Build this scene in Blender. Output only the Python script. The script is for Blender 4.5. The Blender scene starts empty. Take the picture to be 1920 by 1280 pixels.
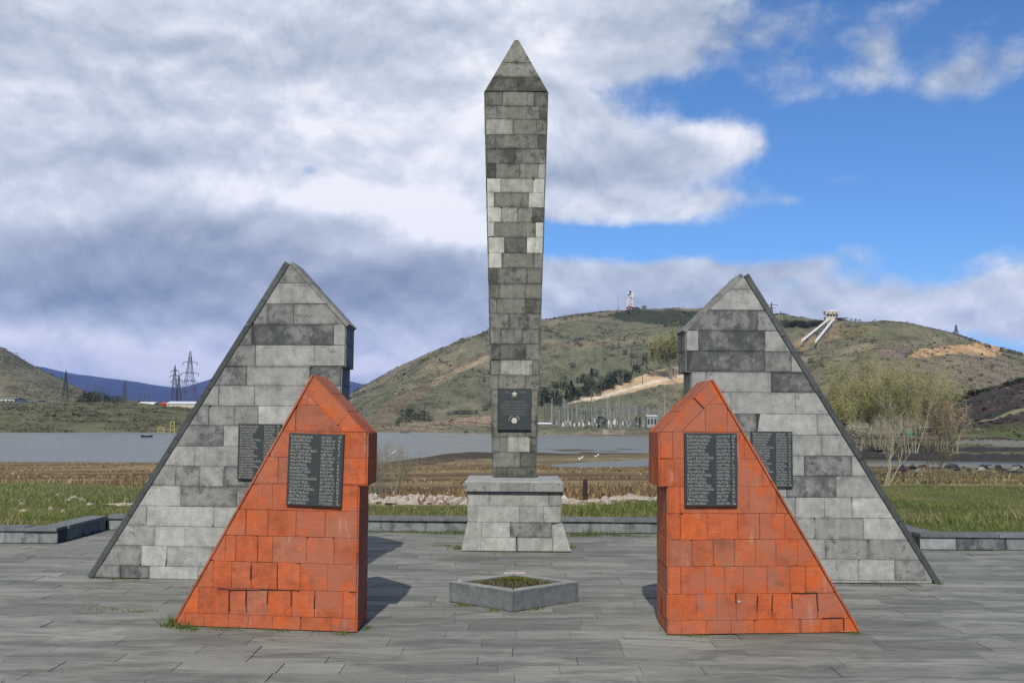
import bpy, math, random
import numpy as np
from mathutils import Vector, Matrix

SC = bpy.context.scene
COL = SC.collection
random.seed(7)
R = math.radians

# ------------------------------------------------------------------ camera
EYE = 1.7
PITCH = math.atan(140 / 1900)
ROLL = 0.007
_F = Vector((0, math.cos(PITCH), math.sin(PITCH)))
_X = Vector((1, 0, 0))
_U = Vector((0, -math.sin(PITCH), math.cos(PITCH)))
_R = _X * math.cos(ROLL) + _U * math.sin(ROLL)
_V = -_X * math.sin(ROLL) + _U * math.cos(ROLL)
cam_d = bpy.data.cameras.new('camera')
cam_d.sensor_width = 36
cam_d.lens = 36 * 1900 / 1920
cam_d.clip_start = 0.1
cam_d.clip_end = 30000
cam = bpy.data.objects.new('camera', cam_d)
COL.objects.link(cam)
m3 = Matrix((_R, _V, -_F)).transposed()
cam.matrix_world = Matrix.Translation((0, 0, EYE)) @ m3.to_4x4()
SC.camera = cam

# ------------------------------------------------------------------ node helper
class NT:
    def __init__(self, tree):
        self.t = tree
        self.n = tree.nodes
        self.l = tree.links
    def node(self, kind, **kw):
        nd = self.n.new(kind)
        for k, v in kw.items():
            setattr(nd, k, v)
        return nd
    def put(self, sock, v):
        if hasattr(v, 'is_output'):
            self.l.new(v, sock)
        elif isinstance(v, (tuple, list)):
            sock.default_value = tuple(v) if len(v) == len(sock.default_value) else tuple(v) + (1,)
        else:
            sock.default_value = v
    def m(self, op, a, b=None, c=None, clamp=False):
        nd = self.node('ShaderNodeMath', operation=op, use_clamp=clamp)
        self.put(nd.inputs[0], a)
        if b is not None: self.put(nd.inputs[1], b)
        if c is not None: self.put(nd.inputs[2], c)
        return nd.outputs[0]
    def vm(self, op, a, b=None, scale=None):
        nd = self.node('ShaderNodeVectorMath', operation=op)
        self.put(nd.inputs[0], a)
        if b is not None: self.put(nd.inputs[1], b)
        if scale is not None: self.put(nd.inputs[3], scale)
        return nd.outputs[0]
    def noise(self, vec, scale, detail=6, rough=0.55, dist=0.0):
        nd = self.node('ShaderNodeTexNoise')
        self.put(nd.inputs['Vector'], vec)
        nd.inputs['Scale'].default_value = scale
        nd.inputs['Detail'].default_value = detail
        nd.inputs['Roughness'].default_value = rough
        nd.inputs['Distortion'].default_value = dist
        return nd.outputs['Fac'], nd.outputs['Color']
    def ramp(self, fac, stops, interp='LINEAR'):
        nd = self.node('ShaderNodeValToRGB')
        cr = nd.color_ramp
        cr.interpolation = interp
        while len(cr.elements) < len(stops): cr.elements.new(0.5)
        for e, (p, c) in zip(cr.elements, stops):
            e.position = p
            e.color = tuple(c) + (1,) if len(c) == 3 else c
        self.put(nd.inputs[0], fac)
        return nd.outputs[0]
    def mix(self, fac, a, b, mode='MIX'):
        nd = self.node('ShaderNodeMix', data_type='RGBA', blend_type=mode)
        nd.clamp_factor = True
        self.put(nd.inputs[0], fac)
        self.put(nd.inputs[6], a)
        self.put(nd.inputs[7], b)
        return nd.outputs[2]
    def smooth(self, v, lo, hi, a=0.0, b=1.0):
        nd = self.node('ShaderNodeMapRange', interpolation_type='SMOOTHSTEP')
        self.put(nd.inputs[0], v)
        for i, q in enumerate((lo, hi, a, b)): self.put(nd.inputs[1 + i], q)
        return nd.outputs[0]
    def scalev(self, vec, s):
        nd = self.node('ShaderNodeMapping')
        self.put(nd.inputs['Vector'], vec)
        nd.inputs['Scale'].default_value = s
        return nd.outputs[0]

def ray(px, py):
    return _F + _R * ((px - 960) / 1900) + _V * ((640 - py) / 1900)

def angles(px, py):
    d = ray(px, py).normalized()
    return math.atan2(d.x, d.y), math.asin(d.z)

# ------------------------------------------------------------------ sun + sky
SHADOW = Vector((0.095, 1.09, -1.0)).normalized()
sun_d = bpy.data.lights.new('sun', 'SUN')
sun_d.energy = 5.0
sun_d.angle = R(0.55)
sun_d.color = (1.0, 0.94, 0.85)
sun = bpy.data.objects.new('sun', sun_d)
sun.rotation_euler = SHADOW.to_track_quat('-Z', 'Y').to_euler()
COL.objects.link(sun)
SUN_EL = math.asin(-SHADOW.z)
SUN_ROT = math.atan2(-SHADOW.x, -SHADOW.y)

W = bpy.data.worlds.new('World')
SC.world = W
W.use_nodes = True
W.node_tree.nodes.clear()
nt = NT(W.node_tree)
sky = nt.node('ShaderNodeTexSky', sky_type='NISHITA')
sky.sun_disc = False
sky.sun_elevation = SUN_EL
sky.sun_rotation = SUN_ROT
sky.altitude = 1900
sky.dust_density = 0.0
sky.air_density = 1.15
sky.ozone_density = 5.0
bg_sky = nt.node('ShaderNodeBackground')
nt.l.new(nt.vm('MULTIPLY', sky.outputs[0], (0.74, 1.02, 1.26)), bg_sky.inputs[0])
bg_sky.inputs[1].default_value = 0.10
tc = nt.node('ShaderNodeTexCoord')
dirv = tc.outputs['Generated']
sep = nt.node('ShaderNodeSeparateXYZ'); nt.l.new(dirv, sep.inputs[0])
az0 = nt.m('ARCTAN2', sep.outputs[0], sep.outputs[1])
el0 = nt.m('ARCSINE', sep.outputs[2])
dstr = nt.scalev(dirv, (1.0, 1.0, 1.45))
_, wc = nt.noise(dstr, 4.6, 5, 0.52)
ws = nt.node('ShaderNodeSeparateColor'); nt.l.new(wc, ws.inputs[0])
az = nt.m('ADD', az0, nt.m('MULTIPLY', nt.m('SUBTRACT', ws.outputs[0], 0.5), 0.10))
el = nt.m('ADD', el0, nt.m('MULTIPLY', nt.m('SUBTRACT', ws.outputs[1], 0.5), 0.055))
fine, _ = nt.noise(dstr, 7.0, 9, 0.57, 0.2)
up = nt.vm('ADD', dstr, (0.0, 0.0, 0.022))
fine_up, _ = nt.noise(up, 7.0, 9, 0.57, 0.2)
tiny, _ = nt.noise(nt.scalev(dirv, (1.0, 1.0, 1.3)), 21.0, 7, 0.6, 0.3)
big, _ = nt.noise(nt.scalev(dirv, (1, 1, 2.6)), 3.0, 5, 0.55)

def blob(px, py, sx, sy, amp, tilt=0.0):
    a, e = angles(px, py)
    da = nt.m('SUBTRACT', az, a)
    de = nt.m('SUBTRACT', el, e)
    if tilt:
        de = nt.m('MULTIPLY_ADD', da, -tilt, de)
    qa = nt.m('POWER', nt.m('ABSOLUTE', nt.m('MULTIPLY', da, 1900 / sx)), 2.0)
    qe = nt.m('POWER', nt.m('ABSOLUTE', nt.m('MULTIPLY', de, 1900 / sy)), 2.0)
    g = nt.m('EXPONENT', nt.m('MULTIPLY', nt.m('ADD', qa, qe), -1.0))
    return nt.m('MULTIPLY', g, amp)

def addall(start, items):
    s = start
    for it in items: s = nt.m('ADD', s, it)
    return s

# cloud cover: overcast to the left, open blue to the right
a1, e1 = angles(1060, 400)
a2, e2 = angles(1330, 0)
edge = nt.m('MULTIPLY_ADD', nt.m('SUBTRACT', el, e1), (a2 - a1) / (e2 - e1), a1)
cover0 = nt.smooth(nt.m('SUBTRACT', edge, az), -0.09, 0.10, 0.10, 1.05)
CB = [
    (1180, 345, 170, 85, .78, .1), (1320, 275, 95, 45, .62, .15), (1395, 268, 40, 30, .62, .2), (1330, 383, 130, 24, .40, .05),
    (1100, 250, 130, 60, .35), (1250, 90, 110, 60, .45),
    (1480, 50, 170, 75, .42), (1650, 100, 75, 45, .40), (1560, 160, 110, 30, .30),
    (1820, 120, 75, 55, .48), (1765, 160, 55, 30, .28), (1900, 110, 30, 26, .3),
    (1250, 515, 260, 40, .72, .05), (1150, 565, 260, 60, .60), (1480, 485, 130, 18, .40, .1), (1450, 560, 260, 55, .52),
    (1700, 590, 260, 45, .58), (1900, 590, 120, 75, .55), (1900, 550, 60, 30, .3),
    (1480, 375, 40, 12, .22), (1600, 335, 40, 12, .28), (1820, 490, 60, 14, .18),
    (715, 82, 60, 20, -.28), (660, 20, 70, 20, -.30), (1090, 215, 55, 22, -.25), (1060, 455, 90, 22, -.6),
    (1210, 440, 160, 26, -.5), (1160, 180, 40, 22, -.22), (560, 318, 22, 12, -.35), (880, 440, 40, 10, .2), (900, 640, 140, 60, .6), (1040, 585, 120, 40, .3)]
cover = addall(cover0, [blob(*c) for c in CB])
cover = nt.m('ADD', cover, nt.m('MULTIPLY', nt.m('SUBTRACT', fine, 0.5), 1.35))
cover = nt.m('ADD', cover, nt.m('MULTIPLY', nt.m('SUBTRACT', big, 0.5), 0.35))
cover = nt.m('ADD', cover, nt.m('MULTIPLY', nt.m('SUBTRACT', tiny, 0.5), 0.75))
alpha = nt.smooth(cover, 0.26, 0.80, 0.0, 0.97)
# thickness / lighting of the clouds
BB = [
    (600, 362, 240, 34, .28), (840, 440, 90, 26, .18), (800, 410, 110, 40, .22), (860, 330, 130, 80, .10), (500, 245, 180, 70, .12), (700, 230, 160, 60, .14),
    (940, 200, 160, 120, .12), (1050, 60, 120, 70, .14), (130, 40, 200, 50, -.04), (60, 250, 90, 80, .08), (70, 370, 120, 30, .12),
    (180, 470, 300, 60, -.10), (330, 555, 420, 46, -.34), (40, 560, 200, 60, -.12), (250, 470, 230, 45, -.18), (640, 480, 260, 50, -.16), (760, 540, 220, 50, -.18),
    (480, 425, 230, 26, -.16), (150, 265, 260, 36, -.14), (400, 215, 150, 22, -.10), (640, 620, 330, 45, -.12),
    (60, 620, 260, 30, .10), (330, 680, 110, 26, .22), (660, 690, 120, 25, .22), (100, 660, 300, 30, .06),
    (480, 90, 260, 50, -.06), (60, 110, 120, 60, -.06), (820, 210, 90, 40, -.06), (720, 345, 50, 15, -.16),
    (1185, 325, 130, 40, -.13), (1320, 245, 110, 22, .18), (1395, 262, 50, 30, .22), (1180, 430, 120, 14, .2),
    (1250, 530, 300, 40, -.12), (1150, 585, 200, 30, -.08), (1480, 478, 120, 14, -.12), (1700, 575, 130, 20, .06), (1900, 560, 60, 30, .12), (1890, 640, 120, 22, .16),
    (1500, 60, 200, 90, -.22), (1830, 130, 110, 70, -.20), (1650, 90, 90, 50, -.06)]
bright = addall(0.755, [blob(*c) for c in BB])
relief = nt.m('MULTIPLY', nt.m('SUBTRACT', fine, fine_up), 1.3)
bright = nt.m('ADD', bright, relief)
bright = nt.m('ADD', bright, nt.m('MULTIPLY', nt.m('SUBTRACT', tiny, 0.5), 0.16))
bright = nt.m('ADD', bright, nt.m('MULTIPLY', nt.m('SUBTRACT', fine, 0.5), 0.20))
bright = nt.m('ADD', bright, nt.m('MULTIPLY', nt.m('SUBTRACT', big, 0.5), 0.25))
ccol = nt.ramp(bright, [(0.0, (.17, .21, .28)), (.22, (.245, .295, .385)), (.45, (.37, .43, .53)), (.64, (.52, .585, .68)), (.82, (.72, .77, .86)), (1.0, (1.0, 1.0, 1.04))])
bg_c = nt.node('ShaderNodeBackground')
nt.l.new(ccol, bg_c.inputs[0])
bg_c.inputs[1].default_value = 1.0
mx = nt.node('ShaderNodeMixShader')
nt.l.new(alpha, mx.inputs[0]); nt.l.new(bg_sky.outputs[0], mx.inputs[1]); nt.l.new(bg_c.outputs[0], mx.inputs[2])
wo = nt.node('ShaderNodeOutputWorld'); nt.l.new(mx.outputs[0], wo.inputs[0])
W.cycles.sampling_method = 'MANUAL'
W.cycles.sample_map_resolution = 512

SC.view_settings.view_transform = 'Standard'
SC.view_settings.look = 'None'
SC.view_settings.exposure = 0.0
SC.view_settings.gamma = 1.0
SC.cycles.max_bounces = 5
SC.cycles.diffuse_bounces = 2
SC.cycles.volume_bounces = 0
SC.cycles.use_denoising = True

# ------------------------------------------------------------------ materials
MATS = {}
ALB = 0.76          # overall albedo level
def principled(name, rough=0.85, spec=0.3):
    m = bpy.data.materials.new(name); m.use_nodes = True
    t = NT(m.node_tree)
    b = t.n['Principled BSDF']
    b.inputs['Roughness'].default_value = rough
    b.inputs['Specular IOR Level'].default_value = spec
    MATS[name] = m
    return m, t, b

def bump(t, b, h, strength=0.3, dist=0.01):
    nd = t.node('ShaderNodeBump'); nd.inputs['Strength'].default_value = strength; nd.inputs['Distance'].default_value = dist
    t.put(nd.inputs['Height'], h); t.l.new(nd.outputs[0], b.inputs['Normal'])

def simple(name, col, rough=0.8, spec=0.3, var=0.25, scale=8.0, metal=0.0):
    m, t, b = principled(name, rough, spec)
    tc = t.node('ShaderNodeTexCoord')
    f, _ = t.noise(tc.outputs['Object'], scale, 6, 0.6)
    k = t.m('MULTIPLY_ADD', t.m('SUBTRACT', f, 0.5), var * 2.4, 1.0)
    c = t.vm('SCALE', tuple(q * ALB for q in col), scale=k)
    t.l.new(c, b.inputs['Base Color'])
    b.inputs['Metallic'].default_value = metal
    bump(t, b, f, 0.25, 0.01)
    return m

def vcol(name, rough=0.9, var=0.3, scale=3.0, bump_s=0.3, bump_d=0.02, spec=0.2, world=True):
    m, t, b = principled(name, rough, spec)
    at = t.node('ShaderNodeAttribute', attribute_name='Col')
    tc = t.node('ShaderNodeTexCoord')
    f, _ = t.noise(tc.outputs['Object'], scale, 8, 0.62)
    k = t.m('MULTIPLY_ADD', t.m('SUBTRACT', f, 0.5), var * 2.6 * ALB, ALB)
    c = t.vm('SCALE', at.outputs['Color'], scale=k)
    t.l.new(c, b.inputs['Base Color'])
    if bump_s: bump(t, b, f, bump_s, bump_d)
    return m

def stone_mat(name, dark, warm=None, streak_amt=0.2, edge_amt=0.60):
    """dressed tuff blocks: per-block tone (Col), blackening (stn), position in the block (UV)"""
    m, t, b = principled(name, 0.88, 0.25)
    at = t.node('ShaderNodeAttribute', attribute_name='Col')
    st = t.node('ShaderNodeAttribute', attribute_name='stn')
    tc = t.node('ShaderNodeTexCoord')
    ob = tc.outputs['Object']
    fine, _ = t.noise(ob, 55, 5, 0.7)
    mid, _ = t.noise(ob, 9, 7, 0.62)
    big, _ = t.noise(ob, 3.2, 9, 0.70, 0.1)
    strk, _ = t.noise(t.scalev(ob, (16, 16, 1.6)), 1.6, 5, 0.55)
    k = t.m('MULTIPLY_ADD', t.m('SUBTRACT', fine, 0.5), 0.55 * ALB, ALB)
    k = t.m('MULTIPLY', k, t.m('MULTIPLY_ADD', t.m('SUBTRACT', mid, 0.5), 1.1, 1.0))
    k = t.m('MULTIPLY', k, t.m('MULTIPLY_ADD', t.m('SUBTRACT', big, 0.5), 0.8, 1.0))
    k = t.m('MULTIPLY', k, t.m('MULTIPLY_ADD', t.m('SUBTRACT', strk, 0.5), streak_amt * 1.8, 1.0))
    c = t.vm('SCALE', at.outputs['Color'], scale=k)
    s = st.outputs['Fac']
    thr = t.m('MULTIPLY_ADD', s, -0.24, 0.70)
    blot, _ = t.noise(ob, 6.0, 10, 0.76, 0.15)
    bthr = t.m('MULTIPLY_ADD', s, -0.18, 0.645)
    c = t.mix(t.m('MULTIPLY', t.smooth(t.m('SUBTRACT', blot, bthr), -0.02, 0.06), 0.60), c, dark)
    lt_, _ = t.noise(ob, 11.0, 8, 0.74, 0.1)
    c = t.mix(t.smooth(lt_, 0.58, 0.68, 0.0, 0.55), c, t.vm('SCALE', at.outputs['Color'], scale=1.30 * ALB))
    mask = t.smooth(t.m('SUBTRACT', t.m('MULTIPLY_ADD', mid, 0.3, t.m('MULTIPLY', big, 0.75)), thr), -0.04, 0.10)
    c = t.mix(t.m('MULTIPLY', mask, 0.74), c, dark)
    uvn = t.node('ShaderNodeUVMap', uv_map='UVMap')
    sp = t.node('ShaderNodeSeparateXYZ'); t.l.new(uvn.outputs[0], sp.inputs[0])
    eu = t.m('MINIMUM', sp.outputs[0], t.m('SUBTRACT', 1.0, sp.outputs[0]))
    ev = t.m('MINIMUM', sp.outputs[1], t.m('SUBTRACT', 1.0, sp.outputs[1]))
    e = t.m('MINIMUM', t.m('MULTIPLY', eu, 1.8), ev)
    em = t.smooth(t.m('ADD', e, t.m('MULTIPLY', t.m('SUBTRACT', mid, 0.5), 0.70)), -0.04, 0.20, 1.0, 0.0)
    c = t.mix(t.m('MULTIPLY', em, t.m('MULTIPLY_ADD', s, edge_amt, 0.05)), c, dark)
    if warm:
        w, _ = t.noise(ob, 1.7, 6, 0.6)
        c = t.mix(t.smooth(w, 0.45, 0.60, 0.0, 0.8), c, warm)
        cl, _ = t.noise(ob, 6.5, 9, 0.76, 0.2)
        c = t.mix(t.smooth(cl, 0.55, 0.70, 0.0, 0.7), c, (0.20, 0.062, 0.038, 1))
        sat, _ = t.noise(ob, 4.1, 9, 0.75, 0.2)
        c = t.mix(t.smooth(sat, 0.52, 0.62, 0.0, 0.75), c, (0.42, 0.084, 0.020, 1))
        pale, _ = t.noise(t.scalev(ob, (5, 5, 1.2)), 2.1, 6, 0.7)
        c = t.mix(t.smooth(pale, 0.57, 0.70, 0.0, 0.6), c, (0.34, 0.20, 0.15, 1))
    t.l.new(c, b.inputs['Base Color'])
    h = t.m('ADD', t.m('MULTIPLY', fine, 0.5), mid)
    bump(t, b, h, 0.8, 0.012)
    return m

M_GRAY = stone_mat('gray_tuff', (0.035, 0.040, 0.042, 1))
M_OB = stone_mat('obelisk_tuff', (0.026, 0.030, 0.022, 1), None, 0.45)
M_ORANGE = stone_mat('red_tuff', (0.15, 0.035, 0.018, 1), (0.30, 0.105, 0.062, 1), 0.2, 0.16)
M_JOINT = simple('mortar_dark', (0.055, 0.055, 0.050), 0.95, var=0.3, scale=20)
M_OJOINT = simple('mortar_red', (0.30, 0.095, 0.055), 0.95, var=0.4, scale=20)
M_CRACK = simple('open_crack', (0.045, 0.018, 0.012), 0.95)
M_PLAQUE = simple('black_granite', (0.030, 0.038, 0.040), 0.45, 0.5, var=0.35, scale=30)
M_LETTER = simple('engraved_paint', (0.42, 0.42, 0.38), 0.7, var=0.3, scale=60)
M_PAVE = None

def paving():
    m, t, b = principled('basalt_paving', 0.8, 0.3)
    at = t.node('ShaderNodeAttribute', attribute_name='Col')
    tc = t.node('ShaderNodeTexCoord'); ob = tc.outputs['Object']
    fine, _ = t.noise(ob, 45, 5, 0.7)
    st, _ = t.noise(t.scalev(ob, (0.7, 2.8, 1)), 1.6, 10, 0.74, 0.8)
    st2, _ = t.noise(t.scalev(ob, (1.6, 14, 1)), 1.8, 6, 0.65)
    big, _ = t.noise(ob, 0.35, 5, 0.6)
    k = t.m('MULTIPLY_ADD', t.m('SUBTRACT', fine, 0.5), 0.35 * ALB, ALB)
    k = t.m('MULTIPLY', k, t.m('MULTIPLY_ADD', t.m('SUBTRACT', st2, 0.5), 0.7, 1.0))
    k = t.m('MULTIPLY', k, t.m('MULTIPLY_ADD', t.m('SUBTRACT', big, 0.5), 0.7, 1.0))
    c = t.vm('SCALE', at.outputs['Color'], scale=k)
    c = t.mix(t.smooth(st, 0.43, 0.62, 0.0, 0.72), c, (0.070, 0.077, 0.070, 1))
    sp_, _ = t.noise(t.scalev(ob, (1.2, 2.2, 1)), 4.5, 9, 0.75, 0.6)
    c = t.mix(t.smooth(sp_, 0.56, 0.68, 0.0, 0.5), c, (0.055, 0.06, 0.055, 1))
    c = t.mix(t.smooth(st, 0.30, 0.42, 0.5, 0.0), c, (0.30, 0.30, 0.27, 1))
    ms, _ = t.noise(ob, 1.1, 8, 0.7)
    c = t.mix(t.smooth(ms, 0.60, 0.72, 0.0, 0.45), c, (0.20, 0.20, 0.12, 1))
    t.l.new(c, b.inputs['Base Color'])
    bump(t, b, t.m('ADD', st2, fine), 0.35, 0.01)
    return m
M_PAVE = paving()

def terrain_mat():
    m, t, b = principled('hill_ground', 0.95, 0.1)
    at = t.node('ShaderNodeAttribute', attribute_name='Col')
    tc = t.node('ShaderNodeTexCoord'); ob = tc.outputs['Object']
    a, _ = t.noise(t.scalev(ob, (1, .35, 1)), 0.11, 10, 0.80)
    d, _ = t.noise(t.scalev(ob, (1, .22, 1)), 0.9, 8, 0.75)
    k = t.m('MULTIPLY_ADD', t.m('SUBTRACT', a, 0.5), 2.1 * ALB, ALB)
    k = t.m('MULTIPLY', k, t.m('MULTIPLY_ADD', t.m('SUBTRACT', d, 0.5), 1.1, 1.0))
    c = t.vm('SCALE', at.outputs['Color'], scale=k)
    t.l.new(c, b.inputs['Base Color'])
    bump(t, b, t.m('ADD', a, d), 0.8, 0.6)
    return m
M_TERR = terrain_mat()
M_BLADE = vcol('grass_blades', 0.9, 0.1, 5.0, 0)
def leafy(name):
    m, t, b = principled(name, 0.75, 0.15)
    at = t.node('ShaderNodeAttribute', attribute_name='Col')
    t.l.new(t.vm('SCALE', at.outputs['Color'], scale=ALB), b.inputs['Base Color'])
    return m
M_LEAF = leafy('leaf')
M_BARK = simple('bark', (0.16, 0.13, 0.10), 0.9, var=0.4, scale=12)
M_BARKP = simple('pale_bark', (0.30, 0.27, 0.20), 0.9, var=0.4, scale=12)
M_WOOD = simple('dark_post_wood', (0.035, 0.025, 0.028), 0.9, var=0.4, scale=25)
M_STEEL = simple('dark_steel', (0.07, 0.075, 0.09), 0.6, var=0.2, scale=3)
M_GALV = simple('galvanised_steel', (0.30, 0.32, 0.30), 0.55, var=0.2, scale=3)
M_WHITE = simple('white_paint', (0.72, 0.72, 0.70), 0.6, var=0.08, scale=3)
M_RED = simple('red_paint', (0.36, 0.05, 0.035), 0.6, var=0.2, scale=3)
M_CREAM = simple('cream_render', (0.55, 0.50, 0.38), 0.85, var=0.15, scale=1)
M_OCHRE = simple('ochre_stone', (0.40, 0.24, 0.14), 0.9, var=0.3, scale=1)
M_DARKW = simple('dark_opening', (0.03, 0.032, 0.04), 0.4, 0.5, var=0.1, scale=1)
M_TIN = simple('white_tin_roof', (0.62, 0.66, 0.70), 0.4, 0.5, var=0.12, scale=1)
M_CONC = simple('old_concrete', (0.20, 0.20, 0.185), 0.9, var=0.35, scale=4)
M_CONCD = simple('dark_wet_concrete', (0.045, 0.046, 0.048), 0.8, var=0.4, scale=1.5)
M_PALE = simple('pale_rubble', (0.42, 0.36, 0.31), 0.9, var=0.3, scale=12)
M_YEL = simple('yellow_paint', (0.34, 0.30, 0.12), 0.6, var=0.2, scale=4)
M_GREEN = simple('green_plastic', (0.02, 0.26, 0.13), 0.5, var=0.1, scale=4)
M_SOIL = simple('planter_soil', (0.06, 0.045, 0.03), 0.95, var=0.5, scale=20)
M_TEAL = simple('teal_tarp', (0.03, 0.13, 0.11), 0.6, var=0.3, scale=12)

# ------------------------------------------------------------------ mesh helpers
def tag(o, label=None, cat=None, group=None, kind=None):
    if label: o['label'] = label
    if cat: o['category'] = cat
    if group: o['group'] = group
    if kind: o['kind'] = kind
    return o

def empty(name, loc, label, cat, group=None):
    o = bpy.data.objects.new(name, None)
    o.location = loc
    o.empty_display_size = 0.2
    COL.objects.link(o)
    return tag(o, label, cat, group)

class MB:
    def __init__(self):
        self.v = []; self.f = []; self.c = []; self.s = []; self.uv = []; self.mi = []
    def face(self, pts, col=(.5, .5, .5), stn=0.0, uv=None, mi=0):
        i = len(self.v)
        self.v.extend([tuple(p) for p in pts])
        self.f.append(tuple(range(i, i + len(pts))))
        self.c.append(col); self.s.append(stn); self.mi.append(mi)
        self.uv.append(uv or [(0.5, 0.5)] * len(pts))
    def box(self, lo, hi, **kw):
        x0, y0, z0 = lo; x1, y1, z1 = hi
        p = [Vector(q) for q in ((x0, y0, z0), (x1, y0, z0), (x1, y1, z0), (x0, y1, z0), (x0, y0, z1), (x1, y0, z1), (x1, y1, z1), (x0, y1, z1))]
        self.hexa(p, **kw)
    def hexa(self, p, **kw):
        for q in ((0, 3, 2, 1), (4, 5, 6, 7), (0, 1, 5, 4), (1, 2, 6, 5), (2, 3, 7, 6), (3, 0, 4, 7)):
            self.face([p[i] for i in q], **kw)
    def prism(self, poly, ext, **kw):
        """poly: list of 3D points, extruded by vector ext"""
        e = Vector(ext)
        q = [Vector(p) for p in poly]
        b = [p + e for p in q]
        self.face(q, **kw); self.face(b[::-1], **kw)
        n = len(q)
        for i in range(n):
            j = (i + 1) % n
            self.face([q[j], q[i], b[i], b[j]], **kw)
    def tube(self, a, b, r0, r1=None, n=4, **kw):
        r1 = r0 if r1 is None else r1
        a = Vector(a); b = Vector(b)
        d = (b - a)
        if d.length < 1e-6: return
        d.normalize()
        s = d.orthogonal().normalized(); t = d.cross(s)
        ra = [a + (s * math.cos(k * 2 * math.pi / n) + t * math.sin(k * 2 * math.pi / n)) * r0 for k in range(n)]
        rb = [b + (s * math.cos(k * 2 * math.pi / n) + t * math.sin(k * 2 * math.pi / n)) * r1 for k in range(n)]
        for k in range(n):
            j = (k + 1) % n
            self.face([ra[k], ra[j], rb[j], rb[k]], **kw)
        if n > 3:
            self.face(ra[::-1], **kw); self.face(rb, **kw)
    def build(self, name, mats, parent=None, smooth=False):
        me = bpy.data.meshes.new(name)
        me.from_pydata([tuple(v) for v in self.v], [], self.f)
        if not isinstance(mats, (list, tuple)): mats = [mats]
        for m in mats: me.materials.append(m)
        cnt = np.array([len(f) for f in self.f])
        ca = me.color_attributes.new('Col', 'FLOAT_COLOR', 'CORNER')
        cc = np.ones((cnt.sum(), 4), dtype=np.float32)
        cc[:, :3] = np.repeat(np.array([c[:3] for c in self.c], dtype=np.float32).reshape(-1, 3), cnt, axis=0)
        ca.data.foreach_set('color', cc.ravel())
        if any(self.s):
            sa = me.attributes.new('stn', 'FLOAT', 'FACE')
            sa.data.foreach_set('value', np.array(self.s, dtype=np.float32))
            ul = me.uv_layers.new(name='UVMap')
            ul.data.foreach_set('uv', np.array([q for u in self.uv for q in u], dtype=np.float32).ravel())
        if any(self.mi): me.polygons.foreach_set('material_index', np.array(self.mi, dtype=np.int32))
        if smooth: me.polygons.foreach_set('use_smooth', np.ones(len(self.f), dtype=bool))
        me.update()
        o = bpy.data.objects.new(name, me)
        COL.objects.link(o)
        if parent is not None: o.parent = parent
        return o

def soup(name, V, F, C, mat, parent=None):
    """numpy vertices (n,3), faces (m,k), per-face colours (m,3)"""
    me = bpy.data.meshes.new(name)
    n, k = F.shape
    me.vertices.add(len(V)); me.vertices.foreach_set('co', V.astype(np.float32).ravel())
    me.loops.add(n * k); me.loops.foreach_set('vertex_index', F.astype(np.int32).ravel())
    me.polygons.add(n); me.polygons.foreach_set('loop_start', np.arange(0, n * k, k, dtype=np.int32))
    me.update(calc_edges=True)
    ca = me.color_attributes.new('Col', 'FLOAT_COLOR', 'CORNER')
    cc = np.ones((n * k, 4), dtype=np.float32); cc[:, :3] = np.repeat(C, k, axis=0)
    ca.data.foreach_set('color', cc.ravel())
    me.materials.append(mat)
    me.validate()
    o = bpy.data.objects.new(name, me); COL.objects.link(o)
    if parent is not None: o.parent = parent
    return o

def copy_tree(o, parent=None):
    c = o.copy(); COL.objects.link(c); c.parent = parent
    for ch in list(o.children): copy_tree(ch, c)
    return c

# ------------------------------------------------------------------ numpy noise
def _hash(ix, iy, seed):
    h = (ix.astype(np.int64) * 374761393 + iy.astype(np.int64) * 668265263 + seed * 1442695041) & 0x7fffffff
    h = ((h ^ (h >> 13)) * 1274126177) & 0x7fffffff
    h = h ^ (h >> 16)
    return (h & 0xffff) / 65535.0
def vnoise(x, y, seed=0):
    ix = np.floor(x); iy = np.floor(y); fx = x - ix; fy = y - iy
    fx = fx * fx * (3 - 2 * fx); fy = fy * fy * (3 - 2 * fy)
    a = _hash(ix, iy, seed); b = _hash(ix + 1, iy, seed); c = _hash(ix, iy + 1, seed); d = _hash(ix + 1, iy + 1, seed)
    return (a * (1 - fx) + b * fx) * (1 - fy) + (c * (1 - fx) + d * fx) * fy
def fbm(x, y, oct=5, seed=0):
    s = 0; a = 0.5; t = 0
    for o in range(oct):
        s = s + a * vnoise(x * 2 ** o, y * 2 ** o, seed + o * 17); t += a; a *= 0.55
    return s / t

# ------------------------------------------------------------------ terrain
def z_at(px, py, d):
    r = ray(px, py); return EYE + r.z / r.y * d
def d_at(px, py, z):
    r = ray(px, py); return (z - EYE) / (r.z / r.y)
WATER = -3.0
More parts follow.
